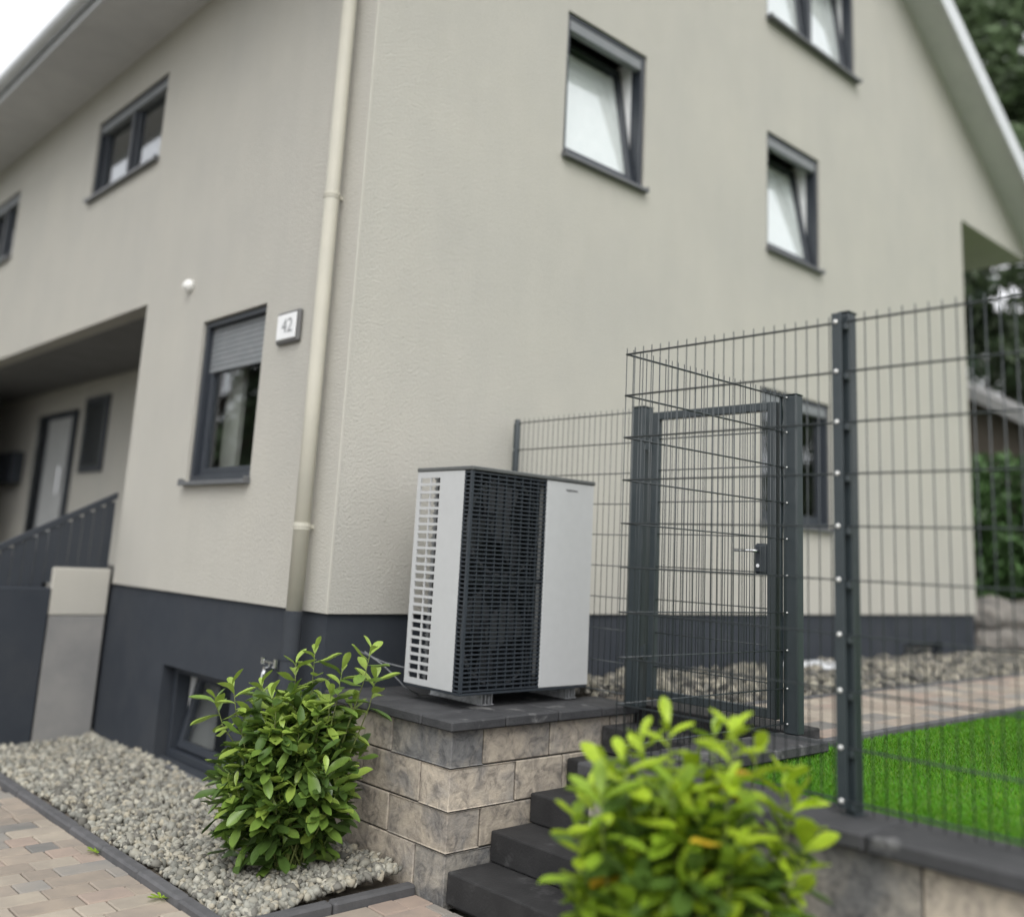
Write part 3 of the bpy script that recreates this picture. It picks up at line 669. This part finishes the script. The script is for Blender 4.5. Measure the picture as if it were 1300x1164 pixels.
# mounting rails: two open U-sections front to back
for xr_ in (.535, 1.25):
    mb = MB(); zb_ = -.453; zt2 = Z0-.018
    mb.box(xr_, xr_+.085, -.90, -.42, zt2-.006, zt2)
    for a in (0, .028, .056, .079): mb.box(xr_+a, xr_+a+.006, -.90, -.42, zb_+.004, zt2-.006)
    mb.box(xr_-.01, xr_+.095, -.905, -.415, zb_, zb_+.004)
    mb.obj('mounting_rail', m_rail, hp)
mx = Matrix(((1, 0, 0, 1.138), (0, 0, -1, Y0-.0012), (0, 1, 0, .848), (0, 0, 0, 1)))
text_obj('logo_lettering', 'VIESSMANN', .021, m_logo, hp, mx, .0006)
mb = MB().tube([(.10, -.30, -.20), (.16, -.40, -.262), (.22, -.44, -.32), (.30, -.46, -.395), (.40, -.47, -.44)], .0045, 8)
solo('cable', mb, mat('cable_grey', (.16, .17, .18), .5), 'thin grey cable running down beside the left foot of the heat pump', 'cable', smooth=True)
mb = MB().tube([(.20, -.10, -.22), (.26, -.3, -.27), (.33, -.47, -.29)], .004, 8)
solo('cable', mb, MATS['cable_grey'], 'thin grey cable from the dark plinth to the back of the heat pump', 'cable', smooth=True)

# ------------------------------------------------------------------ fence
FX, FY, PY, FZ, GX = .036, -2.359, -3.447, 1.388, 1.454
LV = [FZ-.2*k for k in range(9)]+[-.395]
ZB, ZT = -.425, FZ+.03
def rodmesh(L_, r, key):
    k = ('rod', round(L_, 3), r)
    if k not in CACHE: CACHE[k] = MB().tube([(0, 0, 0), (0, 0, L_)], r, 6).mesh('wire', m_wire, smooth=True)
    return CACHE[k]
def panel(parent, p0, p1, skip0=0, levels=LV, zb=ZB, zt=ZT, pitch=.05, name='mesh_panel'):
    """double-rod mesh panel from p0 to p1 (x, y); the flat frame line carries the wires as sub-parts"""
    p0, p1 = Vector((*p0, 0)), Vector((*p1, 0)); d = (p1-p0); L_ = d.length; d.normalize(); nrm = Vector((-d.y, d.x, 0))
    pan = bpy.data.objects.new(name, None); COL.objects.link(pan); pan.parent = parent; wl = Vector((p0.x, p0.y, zb)); pan.location = wl-WL[parent]; WL[pan] = wl
    n = int(round(L_/pitch)); rot = d.to_track_quat('Z', 'Y').to_euler()
    for i in range(skip0, n+1):
        q = p0+d*min(i*pitch, L_)
        link('vertical_wire', rodmesh(zt-zb, .0024, 'v'), pan, (q.x, q.y, zb))
    for z in levels:
        for s in (-1, 1):
            q = p0+nrm*.0054*s
            link('horizontal_wire', rodmesh(L_, .0031, 'h'), pan, (q.x, q.y, z), rot)
    return pan
def post(name, label, x, y, w, dpt, zb, zt, bar=None, levels=LV, front=True):
    t = thing(name, (x, y, zb), label, 'post', 'posts of the mesh fence')
    return t
fr = thing('mesh_fence', (FX, PY, ZB), 'tall anthracite wire mesh fence bent at a sharp corner beside the steps', 'fence')
panel(fr, (FX, FY), (FX, -6.1)); panel(fr, (FX, FY), (GX-.03, FY), 1)
fl = thing('mesh_fence', (GX, -.6, ZB), 'short wire mesh fence panel between the house wall and the gate', 'fence')
panel(fl, (GX, -.135), (GX, -1.235), pitch=.05)
def bolts(parent, pts, ax, sc=1.):
    me = CACHE.get(('bolt', ax, sc))
    if me is None:
        a = Vector((0, 0, 0)); b = Vector({'x': (-.009, 0, 0), 'y': (0, -.009, 0)}[ax])
        me = MB().tube([a, b*.6, b], [.0095*sc, .009*sc, .004*sc], 10).mesh('bolt', m_bolt, smooth=True); CACHE[('bolt', ax, sc)] = me
    for p in pts: link('bolt', me, parent, p)
def fence_post(y, label):
    t = thing('fence_post', (FX+.05, y, -.445), label, 'post', 'posts along the tall mesh fence')
    MB().box(FX+.016, FX+.076, y-.038, y+.006, -.446, 1.43).obj('post_body', m_fence, t, bevel=.004)
    MB().box(FX+.012, FX+.080, y-.042, y+.010, 1.4305, 1.437).obj('cap', m_fence, t, bevel=.003)
    cb = MB().box(FX-.018, FX-.010, y-.022, y+.020, -.418, 1.425).obj('clamp_bar', m_fence, t, bevel=.002)
    bolts(cb, [(FX-.018, y, z) for z in LV], 'x')
    for z in LV: link('hook', boxmesh(.018, .022, .03, m_fence, .003, 'hook'), t, (FX+.002, y-.03, z-.032))
    MB().box(FX+.006, FX+.086, y-.048, y+.016, -.4445, -.438).obj('base_plate', m_fence, t)
fence_post(PY, 'tall dark fence post with silver bolts standing on the lawn wall coping')
wp = thing('fence_post', (GX, -.11, -.445), 'slim dark fence post with rounded top against the house wall', 'post')
MB().tube([(GX, -.11, -.452), (GX, -.11, 1.395), (GX, -.11, 1.412), (GX, -.11, 1.42)], [.026, .026, .02, .008], 14).obj('post_body', m_fence, wp, smooth=True)
bolts(wp, [(GX-.026, -.11, z) for z in LV[:9]], 'x', .45)

# gate
gl = thing('gate_post', (1.455, -1.29, -.455), 'thick dark hinge post between the short fence panel and the gate', 'post')
MB().box(1.405, 1.505, -1.352, -1.252, -.454, 1.410).obj('post_body', m_fence, gl, bevel=.006)
MB().box(1.402, 1.508, -1.355, -1.249, 1.4105, 1.418).obj('cap', m_fence, gl, bevel=.003)
MB().box(1.435, 1.475, -1.251, -1.236, -.42, 1.405).obj('clamp_bar', m_fence, gl, bevel=.002)
bolts(gl, [(1.434, -1.243, z) for z in LV[:9]], 'x', .55)
for z in (1.16, -.12):
    h = MB().box(1.412, 1.436, -1.392, -1.353, z-.03, z+.03).tube([(1.424, -1.392, z-.045), (1.424, -1.392, z+.045)], .012, 10).obj('hinge', m_fence, gl)
gp = thing('gate_post', (1.455, -2.385, -.445), 'dark latch post right of the gate where the bent mesh ends', 'post')
MB().box(1.435, 1.505, -2.432, -2.345, -.445, 1.402).obj('post_body', m_fence, gp, bevel=.005)
MB().box(1.432, 1.508, -2.435, -2.342, 1.4025, 1.409).obj('cap', m_fence, gp, bevel=.003)
MB().box(1.405, 1.433, -2.348, -2.340, -.40, 1.40).obj('stop_bar', m_fence, gp, bevel=.002)
bolts(gp, [(1.434, -2.372, z) for z in LV], 'x', .6)
gt = thing('garden_gate', (1.455, -1.86, -.40), 'dark framed wire mesh garden gate at the top of the steps', 'gate')
ga, gb = -1.402, -2.305
fz0, fz1 = -.385, 1.372
MB().box(1.430, 1.480, ga, ga-.045, fz0, fz1).box(1.430, 1.480, gb+.06, gb, fz0, fz1).box(1.431, 1.479, ga-.045, gb+.06, fz1-.05, fz1).box(1.431, 1.479, ga-.045, gb+.06, fz0, fz0+.05).obj('gate_frame', m_fence, gt, bevel=.004)
panel(gt, (1.455, ga-.045), (1.455, gb+.06), 1, [1.2-.2*k for k in range(8)], fz0+.03, fz1-.03, name='mesh_infill')
lb = MB().box(1.425, 1.485, gb+.06, gb+.145, .385, .56).obj('lock_box', m_grille, gt, bevel=.015)
MB().box(1.418, 1.4255, gb+.082, gb+.125, .40, .545).obj('lock_plate', m_grille, lb, bevel=.004)
MB().tube([(1.42, gb+.10, .515), (1.372, gb+.10, .515), (1.370, gb+.13, .517), (1.368, gb+.235, .517)], .009, 8).obj('handle', m_chrome, lb, smooth=True)
MB().tube([(1.418, gb+.105, .435), (1.408, gb+.105, .435)], .011, 10).obj('lock_cylinder', m_chrome, lb)

# ------------------------------------------------------------------ gravel
ico = bmesh.new(); bmesh.ops.create_icosphere(ico, subdivisions=1, radius=1.0)
IV = np.array([v.co[:] for v in ico.verts]); IF = np.array([[v.index for v in f.verts] for f in ico.faces]); ico.free()
def rot_rand(n):
    q = rng.normal(size=(n, 4)); q /= np.linalg.norm(q, axis=1)[:, None]; w, x, y, z = q.T
    return np.stack([1-2*(y*y+z*z), 2*(x*y-z*w), 2*(x*z+y*w), 2*(x*y+z*w), 1-2*(x*x+z*z), 2*(y*z-x*w), 2*(x*z-y*w), 2*(y*z+x*w), 1-2*(x*x+y*y)], 1).reshape(n, 3, 3)
def mesh_np(name, V, F, cols, m, smooth=False):
    me = bpy.data.meshes.new(name); k = F.shape[1]
    me.vertices.add(len(V)); me.vertices.foreach_set('co', V.astype(np.float32).ravel())
    me.loops.add(F.size); me.loops.foreach_set('vertex_index', F.astype(np.int32).ravel())
    me.polygons.add(len(F)); me.polygons.foreach_set('loop_start', np.arange(0, F.size, k, dtype=np.int32))
    if cols is not None:
        a = me.attributes.new('tint', 'FLOAT_COLOR', 'POINT'); a.data.foreach_set('color', np.c_[cols, np.ones(len(cols))].astype(np.float32).ravel())
    me.update(calc_edges=True); me.validate()
    if smooth: me.polygons.foreach_set('use_smooth', [True]*len(F))
    me.materials.append(m); return me
def gravel(name, label, pts, sz, pal):
    n = len(pts); RR = rot_rand(n)
    sc = (sz[0]+(sz[1]-sz[0])*rng.random(n)**1.6)[:, None]*np.stack([.7+.6*rng.random(n), .6+.5*rng.random(n), .45+.4*rng.random(n)], 1)
    V = IV[None]*(1+.22*rng.normal(size=(n, len(IV), 1)).clip(-1.6, 1.6))*sc[:, None, :]
    V = np.einsum('nij,nkj->nki', RR, V)+pts[:, None, :]
    F = (IF[None]+np.arange(n)[:, None, None]*len(IV)).reshape(-1, 3)
    c = np.array(pal)[rng.integers(0, len(pal), n)]*(0.75+.5*rng.random((n, 1)))
    o = link(name, mesh_np(name, V.reshape(-1, 3), F, np.repeat(c, len(IV), 0), m_gravel)); tag(o, label, 'gravel', kind='stuff'); return o
pal1 = [(1, 1, .97), (.85, .87, .86), (1.12, 1.1, 1.03), (.62, .64, .64), (1.0, .95, .85), (.5, .5, .5), (.85, .85, .82)]
def bedz(x, y): return GZ+.05+.045*np.clip((x+.95)/.95, 0, 1)+.02*np.sin(3.1*x+1.7*y)*np.sin(2.3*y)
MB().add([(-.97, -.92, GZ+.012), (.07, -.92, GZ+.012), (.07, 4.6, GZ+.03), (-.97, 4.6, GZ+.03)], [(0, 1, 2, 3)]).obj('gravel_bed_soil', m_soil).__setitem__('kind', 'structure')
n = 9500; x = rng.uniform(-.955, .03, n); y = -.905+(4.3+.905)*rng.random(n)**1.25
keep = ~((x > .02) & (y < .0)); x, y = x[keep], y[keep]
gravel('gravel', 'pale crushed stone gravel in the bed below the basement window', np.stack([x, y, bedz(x, y)-.012+.02*rng.random(len(x))], 1), (.012, .034), pal1)
pal2 = [(.72, .70, .64), (.52, .51, .49), (.34, .34, .35), (.90, .86, .80), (.18, .18, .19), (.40, .40, .40)]
n = 6500; x = 1.30+(11.5-1.30)*rng.random(n)**1.5; y = rng.uniform(-1.345, -.0, n)
keep = (x > 1.89) | (y > -.85) ; x, y = x[keep], y[keep]
z = np.where(x < 1.6, -.455, UZ-.01)+.03*np.clip(1-np.abs(y+.75)/.6, 0, 1)+.035*rng.random(len(x))
gravel('gravel', 'coarse grey gravel strip between the garden path and the house plinth', np.stack([x, y, z], 1), (.024, .062), pal2)
MB().box(1.265, 1.88, -.855, -.005, -.9, -.47).box(1.575, 1.88, -1.19, -.856, -.9, -.472).obj('gravel_strip_soil', m_soil).__setitem__('kind', 'structure')
solo('shaft_cover', MB().box(5.0, 5.75, -.55, -.12, UZ, -.43), mat('cover_white', (.62, .64, .66), .5, (.55, .57, .59), 6), 'pale flat light shaft cover lying in the gravel under the gate side window', 'cover', bevel=.02)

# ------------------------------------------------------------------ lawn grass
n = 200000
x = .21+7.5*rng.random(n)**1.5; y = -2.47-(4.2)*rng.random(n)
h = rng.uniform(.018, .030, n); a = rng.uniform(0, 2*math.pi, n); w = rng.uniform(.0011, .002, n)*(1+x*.2)
lean = rng.normal(size=(n, 2))*.011
base = np.stack([x, y, np.full(n, UZ-.022)], 1); dx = np.stack([np.cos(a)*w, np.sin(a)*w, np.zeros(n)], 1)
mid = base+np.stack([lean[:, 0]*.4, lean[:, 1]*.4, h*.6], 1); tip = base+np.stack([lean[:, 0]*1.3, lean[:, 1]*1.3, h], 1)
V = np.stack([base-dx, base+dx, mid+dx*.8, mid-dx*.8, tip], 1).reshape(-1, 3)
i0 = np.arange(n)*5
F = np.concatenate([np.stack([i0, i0+1, i0+2], 1), np.stack([i0, i0+2, i0+3], 1), np.stack([i0+3, i0+2, i0+4], 1)])
patch = .85+.3*np.sin(x*1.7+.6*np.sin(y*2.1))*np.sin(y*1.3+.5)
dry = (rng.random(n) < .01)[:, None]*np.array([1.6, .25, 1.5])
c = (np.stack([rng.uniform(.75, 1.25, n), rng.uniform(.85, 1.15, n), rng.uniform(.7, 1.2, n)], 1)+dry)*patch[:, None].clip(.7, 1.15)
tag(link('grass', mesh_np('grass', V, F, np.repeat(c, 5, 0), m_grass)), 'short bright green lawn grass behind the fence', 'grass', kind='stuff')

# ------------------------------------------------------------------ shrubs
def leafmesh(name, m, L_=1., W=.42, fold=.10, curl=.18, seed=0):
    """obovate leaf lying along +X, mid-rib folded, tip curled down"""
    st = [(0, .03), (.12, .14), (.32, .30), (.52, .42), (.70, .46), (.85, .36), (.95, .18), (1.0, .0)]
    v = []; f = []
    for t, wd in st:
        wd *= W/.46; zc = -curl*t*t+.04*math.sin(t*6+seed)
        v += [(t, -wd/2, zc+fold*wd), (t, 0, zc), (t, wd/2, zc+fold*wd)]
    for i in range(len(st)-1):
        f += [(3*i, 3*i+3, 3*i+4, 3*i+1), (3*i+1, 3*i+4, 3*i+5, 3*i+2)]
    me = bpy.data.meshes.new(name); me.from_pydata([(a*L_, b*L_, c*L_) for a, b, c in v], [], f)
    me.polygons.foreach_set('use_smooth', [True]*len(f)); me.materials.append(m); return me
def shrub(name, label, base, tips, nrand, ctr, rad, leafL, mats, n_single, seed, W=.42, orange=0, lowz=None, fill=0, drop=0):
    rr = random.Random(seed); t = thing(name, base, label, 'shrub'); base = Vector(base)
    shapes = [[leafmesh('leaf', m, 1, W*k, .25*k2, c, s) for s, (k, k2, c) in enumerate(((1, 1, .15), (.9, 1.4, .28), (1.1, .8, .05)))] for m in mats]
    pl = []      # (matrix, material index, priority)
    stem = MB()
    allt = [(Vector(p), True) for p in tips] if not drop else [(Vector(p)-Vector((0, 0, drop)), True) for p in tips]
    while len(allt) < len(tips)+nrand:
        q = Vector([rr.gauss(0, 1) for _ in range(3)]).normalized()*rr.uniform(.55, 1)
        q *= .95+.55*noise.noise(q.normalized()*1.7+Vector((seed, 0, 0)))
        p = Vector(ctr)+Vector((q.x*rad[0], q.y*rad[1], q.z*rad[2]))
        if p.z < (lowz if lowz is not None else base.z+.1): continue
        allt.append((p, False))
    for p, key in allt:
        s = base+Vector((rr.uniform(-.1, .1), rr.uniform(-.1, .1), 0))
        mid = s.lerp(p, .55)+Vector((rr.uniform(-.04, .04), rr.uniform(-.04, .04), .05))
        pts = []
        for i in range(7):
            u = i/6; pts.append(s*(1-u)**2+mid*2*u*(1-u)+p*u*u)
        dirn = (pts[-1]-pts[-3]).normalized(); dirn = (dirn+Vector((0, 0, .8))).normalized()
        pts[-1] = pts[-2]+dirn*(pts[-1]-pts[-2]).length
        stem.tube(pts, [.006, .0055, .005, .0045, .004, .003, .002], 5)
        # leaves: whorl at the tip, spiral below
        nl = rr.randint(8, 11); ang = rr.uniform(0, 6.28)
        for j in range(nl):
            back = (j/nl)**1.2*.15*(leafL/.1); pos = pts[-1]-dirn*back
            ang += 2.4; opn = R(28)+R(62)*min(1, (j+.5)/nl*1.25)+rr.uniform(-.15, .15)
            a_ = dirn.orthogonal().normalized(); b_ = dirn.cross(a_)
            rad_ = a_*math.cos(ang)+b_*math.sin(ang)
            x_ = (dirn*math.cos(opn)+rad_*math.sin(opn)).normalized()
            zax = (dirn*math.sin(opn)-rad_*math.cos(opn)); zax = (zax-x_*zax.dot(x_)).normalized(); y_ = zax.cross(x_)
            L_ = leafL*rr.uniform(.7, 1.15)*(.65 if j < 2 else 1)
            Mx = Matrix((x_*L_, y_*L_, zax*L_)).transposed().to_4x4(); Mx.translation = pos
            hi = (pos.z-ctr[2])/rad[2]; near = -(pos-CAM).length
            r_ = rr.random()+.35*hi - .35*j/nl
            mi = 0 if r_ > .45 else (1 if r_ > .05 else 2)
            if orange and rr.random() < orange and j > nl*.6: mi = 3
            pl.append((Mx, mi, near+.55*(pos.z-base.z)+(.3 if key else 0), rr.randrange(3)))
    # inner fill leaves, darker, all through the volume
    for _ in range(fill):
        q = Vector([rr.gauss(0, 1) for _ in range(3)]).normalized()*rr.random()**.5*.88
        q *= .92+.6*noise.noise(q.normalized()*1.7+Vector((seed, 0, 0)))
        pos = Vector(ctr)+Vector((q.x*rad[0], q.y*rad[1], q.z*rad[2]))
        if pos.z < base.z+.04: continue
        x_ = Vector((q.x, q.y, rr.uniform(-.2, .7))).normalized(); x_ = (x_+Vector([rr.uniform(-.6, .6) for _ in range(3)])).normalized()
        zax = Vector((rr.uniform(-.5, .5), rr.uniform(-.5, .5), 1)); zax = (zax-x_*zax.dot(x_)).normalized(); y_ = zax.cross(x_)
        L_ = leafL*rr.uniform(.6, 1.1); Mx = Matrix((x_*L_, y_*L_, zax*L_)).transposed().to_4x4(); Mx.translation = pos
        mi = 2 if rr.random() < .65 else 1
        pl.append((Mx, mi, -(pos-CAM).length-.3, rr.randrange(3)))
    stem.obj('stem', m_stem, t, smooth=True)
    pl.sort(key=lambda a: -a[2])
    for Mx, mi, _, sh in pl[:n_single]:
        o = bpy.data.objects.new('leaf', shapes[mi][sh]); COL.objects.link(o); o.parent = t; WL[o] = Mx.translation.copy()
        m2 = Mx.copy(); m2.translation = Mx.translation-base; o.matrix_basis = m2
    for mi in range(len(mats)):
        V = []; F = []
        for Mx, k, _, sh in pl[n_single:]:
            if k != mi: continue
            me = shapes[mi][sh]; n0 = len(V)
            V += [Mx @ v.co-base for v in me.vertices]; F += [tuple(i+n0 for i in p.vertices) for p in me.polygons]
        if V:
            me = bpy.data.meshes.new('foliage'); me.from_pydata([tuple(v) for v in V], [], F); me.polygons.foreach_set('use_smooth', [True]*len(F)); me.materials.append(mats[mi])
            o = link('foliage', me, t, base); o['kind'] = 'stuff'
    return t
tipsR = [[-0.804, -3.287, -0.08], [-0.986, -3.234, -0.177], [-0.781, -3.153, -0.147], [-0.595, -3.333, -0.107], [-0.727, -3.499, -0.068], [-0.568, -3.485, -0.147], [-1.024, -3.075, -0.389], [-0.44, -3.562, -0.297], [-0.377, -3.491, -0.261], [-0.503, -3.584, -0.522], [-1.015, -3.09, -0.625], [-0.635, -3.269, -0.215], [-0.412, -3.488, -0.417], [-1.049, -3.219, -0.278], [-0.8, -3.535, -0.198], [-0.854, -3.34, -0.229], [-0.954, -3.075, -0.316], [-1.015, -3.115, -0.477], [-0.886, -3.089, -0.235], [-0.439, -3.589, -0.415], [-0.469, -3.522, -0.567], [-0.943, -3.073, -0.626]]
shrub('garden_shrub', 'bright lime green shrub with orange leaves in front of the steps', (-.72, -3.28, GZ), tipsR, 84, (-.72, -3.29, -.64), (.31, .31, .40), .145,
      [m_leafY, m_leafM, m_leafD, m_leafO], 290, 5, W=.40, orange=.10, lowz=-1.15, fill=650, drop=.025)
tipsL = [[-0.81, -0.128, -0.473], [-0.787, -0.315, -0.362], [-0.433, -0.395, -0.241], [-0.363, -0.477, -0.166], [-0.238, -0.875, -0.136], [-0.133, -0.793, -0.29], [-0.315, -0.708, -0.243], [-0.725, -0.114, -0.82], [-0.557, -0.246, -0.373], [-0.635, -0.569, -0.449], [-0.376, -0.689, -0.366], [-0.766, -0.414, -0.583], [-0.191, -0.696, -0.458]]
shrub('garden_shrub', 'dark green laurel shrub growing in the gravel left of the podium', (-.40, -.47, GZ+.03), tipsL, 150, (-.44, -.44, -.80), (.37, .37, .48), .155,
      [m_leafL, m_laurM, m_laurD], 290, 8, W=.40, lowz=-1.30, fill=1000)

# small weeds in the joint of the kerb
for wx, wy, lab in ((-1.05, .55, 'tiny green weed in the paving joint halfway along the kerb'), (-1.06, -.35, 'tiny green weed in the paving joint near the kerb corner')):
    w_ = thing('weed', (wx, wy, GZ), lab, 'weed')
    lm = leafmesh('leaf', m_leafM, 1, .35, .2, .25, 1)
    for k in range(6):
        link('leaf', lm, w_, (wx, wy, GZ+.002), (random.uniform(-.2, .2), -.7+.3*random.random(), k*1.05+random.random()*.4)).scale = (.05+.03*random.random(),)*3

# ------------------------------------------------------------------ background right: trees, hedge, shed, boulders
def tree(label, base, h, r, seed, nleaf=7000, trunk_r=.22, size=.16, tint=(1, 1, 1), lo=.25):
    rr = np.random.default_rng(seed); t = thing('tree', base, label, 'tree', 'trees beyond the house'); b = Vector(base)
    mb = MB().tube([b, b+Vector((.1, .05, h*.4)), b+Vector((-.1, .1, h*.92))], [trunk_r, trunk_r*.7, .04], 10)
    cl = []
    for i in range(26):
        zf = lo+(.98-lo)*rr.random(); rad = r*(1.05-.75*abs(zf-.45)); a = rr.uniform(0, 6.28); q = rad*rr.uniform(.3, 1)
        c = b+Vector((q*math.cos(a), q*math.sin(a), h*zf)); cl.append((c, rr.uniform(.45, .95)*r*.5))
        mb.tube([b+Vector((0, 0, h*max(.15, zf-.18))), b.lerp(c, .6)+Vector((0, 0, h*.12)) if False else (b+Vector((0, 0, h*max(.15, zf-.18)))).lerp(c, .5)+Vector((0, 0, .1)), c], [trunk_r*.3, trunk_r*.18, .02], 5)
    mb.obj('trunk', m_bark, t, smooth=True)
    per = nleaf//len(cl); P = []; Tn = []
    for c, rad in cl:
        d = rr.normal(size=(per, 3)); d /= np.linalg.norm(d, axis=1)[:, None]; d *= (rr.random((per, 1))**.45)*rad
        P.append(np.array(c)+d*np.array([1, 1, .75])); Tn.append(np.full((per, 1), rr.uniform(.6, 1.5))*rr.uniform(.7, 1.25, (per, 1)))
    P = np.concatenate(P); Tn = np.concatenate(Tn)*np.array(tint); n = len(P)
    u = rr.normal(size=(n, 3)); u /= np.linalg.norm(u, axis=1)[:, None]; v = np.cross(u, rr.normal(size=(n, 3))); v /= np.linalg.norm(v, axis=1)[:, None]
    s = size*rr.uniform(.6, 1.3, (n, 1)); V = np.stack([P-u*s, P+v*s*.45, P+u*s, P-v*s*.45], 1).reshape(-1, 3)-np.array(base)
    F = np.arange(4*n).reshape(n, 4)
    link('crown', mesh_np('crown', V, F, np.repeat(Tn, 4, 0), m_treeleaf), t, base)
tree('tall dark tree whose crown rises above the roof verge', (19, 4.0, UZ), 15, 4.2, 3, 16000, size=.20, lo=.12)
tree('dark tree directly beside the far house corner under the roof overhang', (19.0, 1.2, UZ), 9.5, 2.8, 4, 12000, size=.15, lo=.15, tint=(.8, .9, .9))
tree('paler tree behind the shed roof at the picture edge', (21, -.2, UZ), 13, 4.2, 6, 20000, size=.20, lo=.15, tint=(1.2, 1.15, 1.0))
tree('blue green conifer tree far behind the roof verge', (27, 9, UZ), 19, 4.5, 9, 15000, size=.24, lo=.15, tint=(.8, .95, 1.1))
tree('spreading tree mirrored in the glass of the window behind the gate', (17, -9.5, UZ), 10, 3.6, 21, 9000, size=.20, lo=.10)
tree('bushy tree mirrored in the glass of the shuttered front window', (-4.6, 11.8, GZ), 7, 2.2, 22, 9000, size=.16, lo=.08)
def hedge(label, x0, x1, y0, y1, z0, z1, n, seed):
    rr = np.random.default_rng(seed); t = thing('hedge', ((x0+x1)/2, (y0+y1)/2, z0), label, 'hedge')
    P = np.stack([rr.uniform(x0, x1, n), rr.uniform(y0, y1, n), z0+(z1-z0)*rr.random(n)**.8], 1); P += .12*np.sin(P[:, [1, 2, 0]]*5)
    u = rr.normal(size=(n, 3)); u /= np.linalg.norm(u, axis=1)[:, None]; v = np.cross(u, rr.normal(size=(n, 3))); v /= np.linalg.norm(v, axis=1)[:, None]
    s = .10*rr.uniform(.6, 1.4, (n, 1)); V = np.stack([P-u*s, P+v*s*.5, P+u*s, P-v*s*.5], 1).reshape(-1, 3)-np.array(WL[t])
    tn = np.repeat(rr.uniform(.5, 1.6, (n, 1)), 3, 1)*np.array([.9, 1.2, .8])
    o = link('foliage', mesh_np('foliage', V, np.arange(4*n).reshape(n, 4), np.repeat(tn, 4, 0), m_treeleaf), t, WL[t]); o['kind'] = 'stuff'
    mb = MB()
    for i in range(6): 
        x = x0+(x1-x0)*random.random(); y = y0+(y1-y0)*(i+.5)/6; mb.tube([(x, y, z0), (x+.05, y, z1*.6)], [.05, .02], 6)
    mb.obj('stem', m_bark, t)
hedge('dense green hedge behind the far house corner', 12.6, 13.8, -1.2, 4.0, UZ, 2.35, 9000, 5)
sh = thing('garden_shed', (15.0, 1.0, UZ), 'grey roofed shed half hidden behind the hedge', 'shed')
MB().prism([(-.8, UZ), (2.0, UZ), (2.0, 3.83), (-.8, 2.15)], 0, 14.1, 16.2).obj('wall', m_wood, sh)
mb = MB(); mb.prism([(-1.0, 2.05), (2.2, 3.97), (2.2, 4.2), (-1.0, 2.28)], 0, 13.8, 16.5); mb.obj('roof', m_shedroof, sh)
bw = thing('boulder_wall', (11.5, .6, UZ), 'rough grey brown boulder wall at the far corner of the house', 'stone wall')
rr = random.Random(4)
for i in range(16):
    bm = bmesh.new(); bmesh.ops.create_icosphere(bm, subdivisions=2, radius=1)
    s = rr.uniform(.26, .38); o3 = Vector([rr.uniform(0, 50) for _ in range(3)])
    for v in bm.verts: v.co = v.co*(1+.35*noise.noise(v.co*1.3+o3)); v.co = Vector((v.co.x*s*1.25, v.co.y*s, v.co.z*s*.75))
    me = bpy.data.meshes.new('boulder'); bm.to_mesh(me); bm.free(); me.materials.append(m_rock)
    link('boulder', me, bw, (10.35+.42*(i % 8)+rr.uniform(-.05, .05), -.05+.12*(i % 8)*.3+.15*(i//8), UZ+.12+.32*(i//8)), (0, 0, rr.uniform(0, 6)))
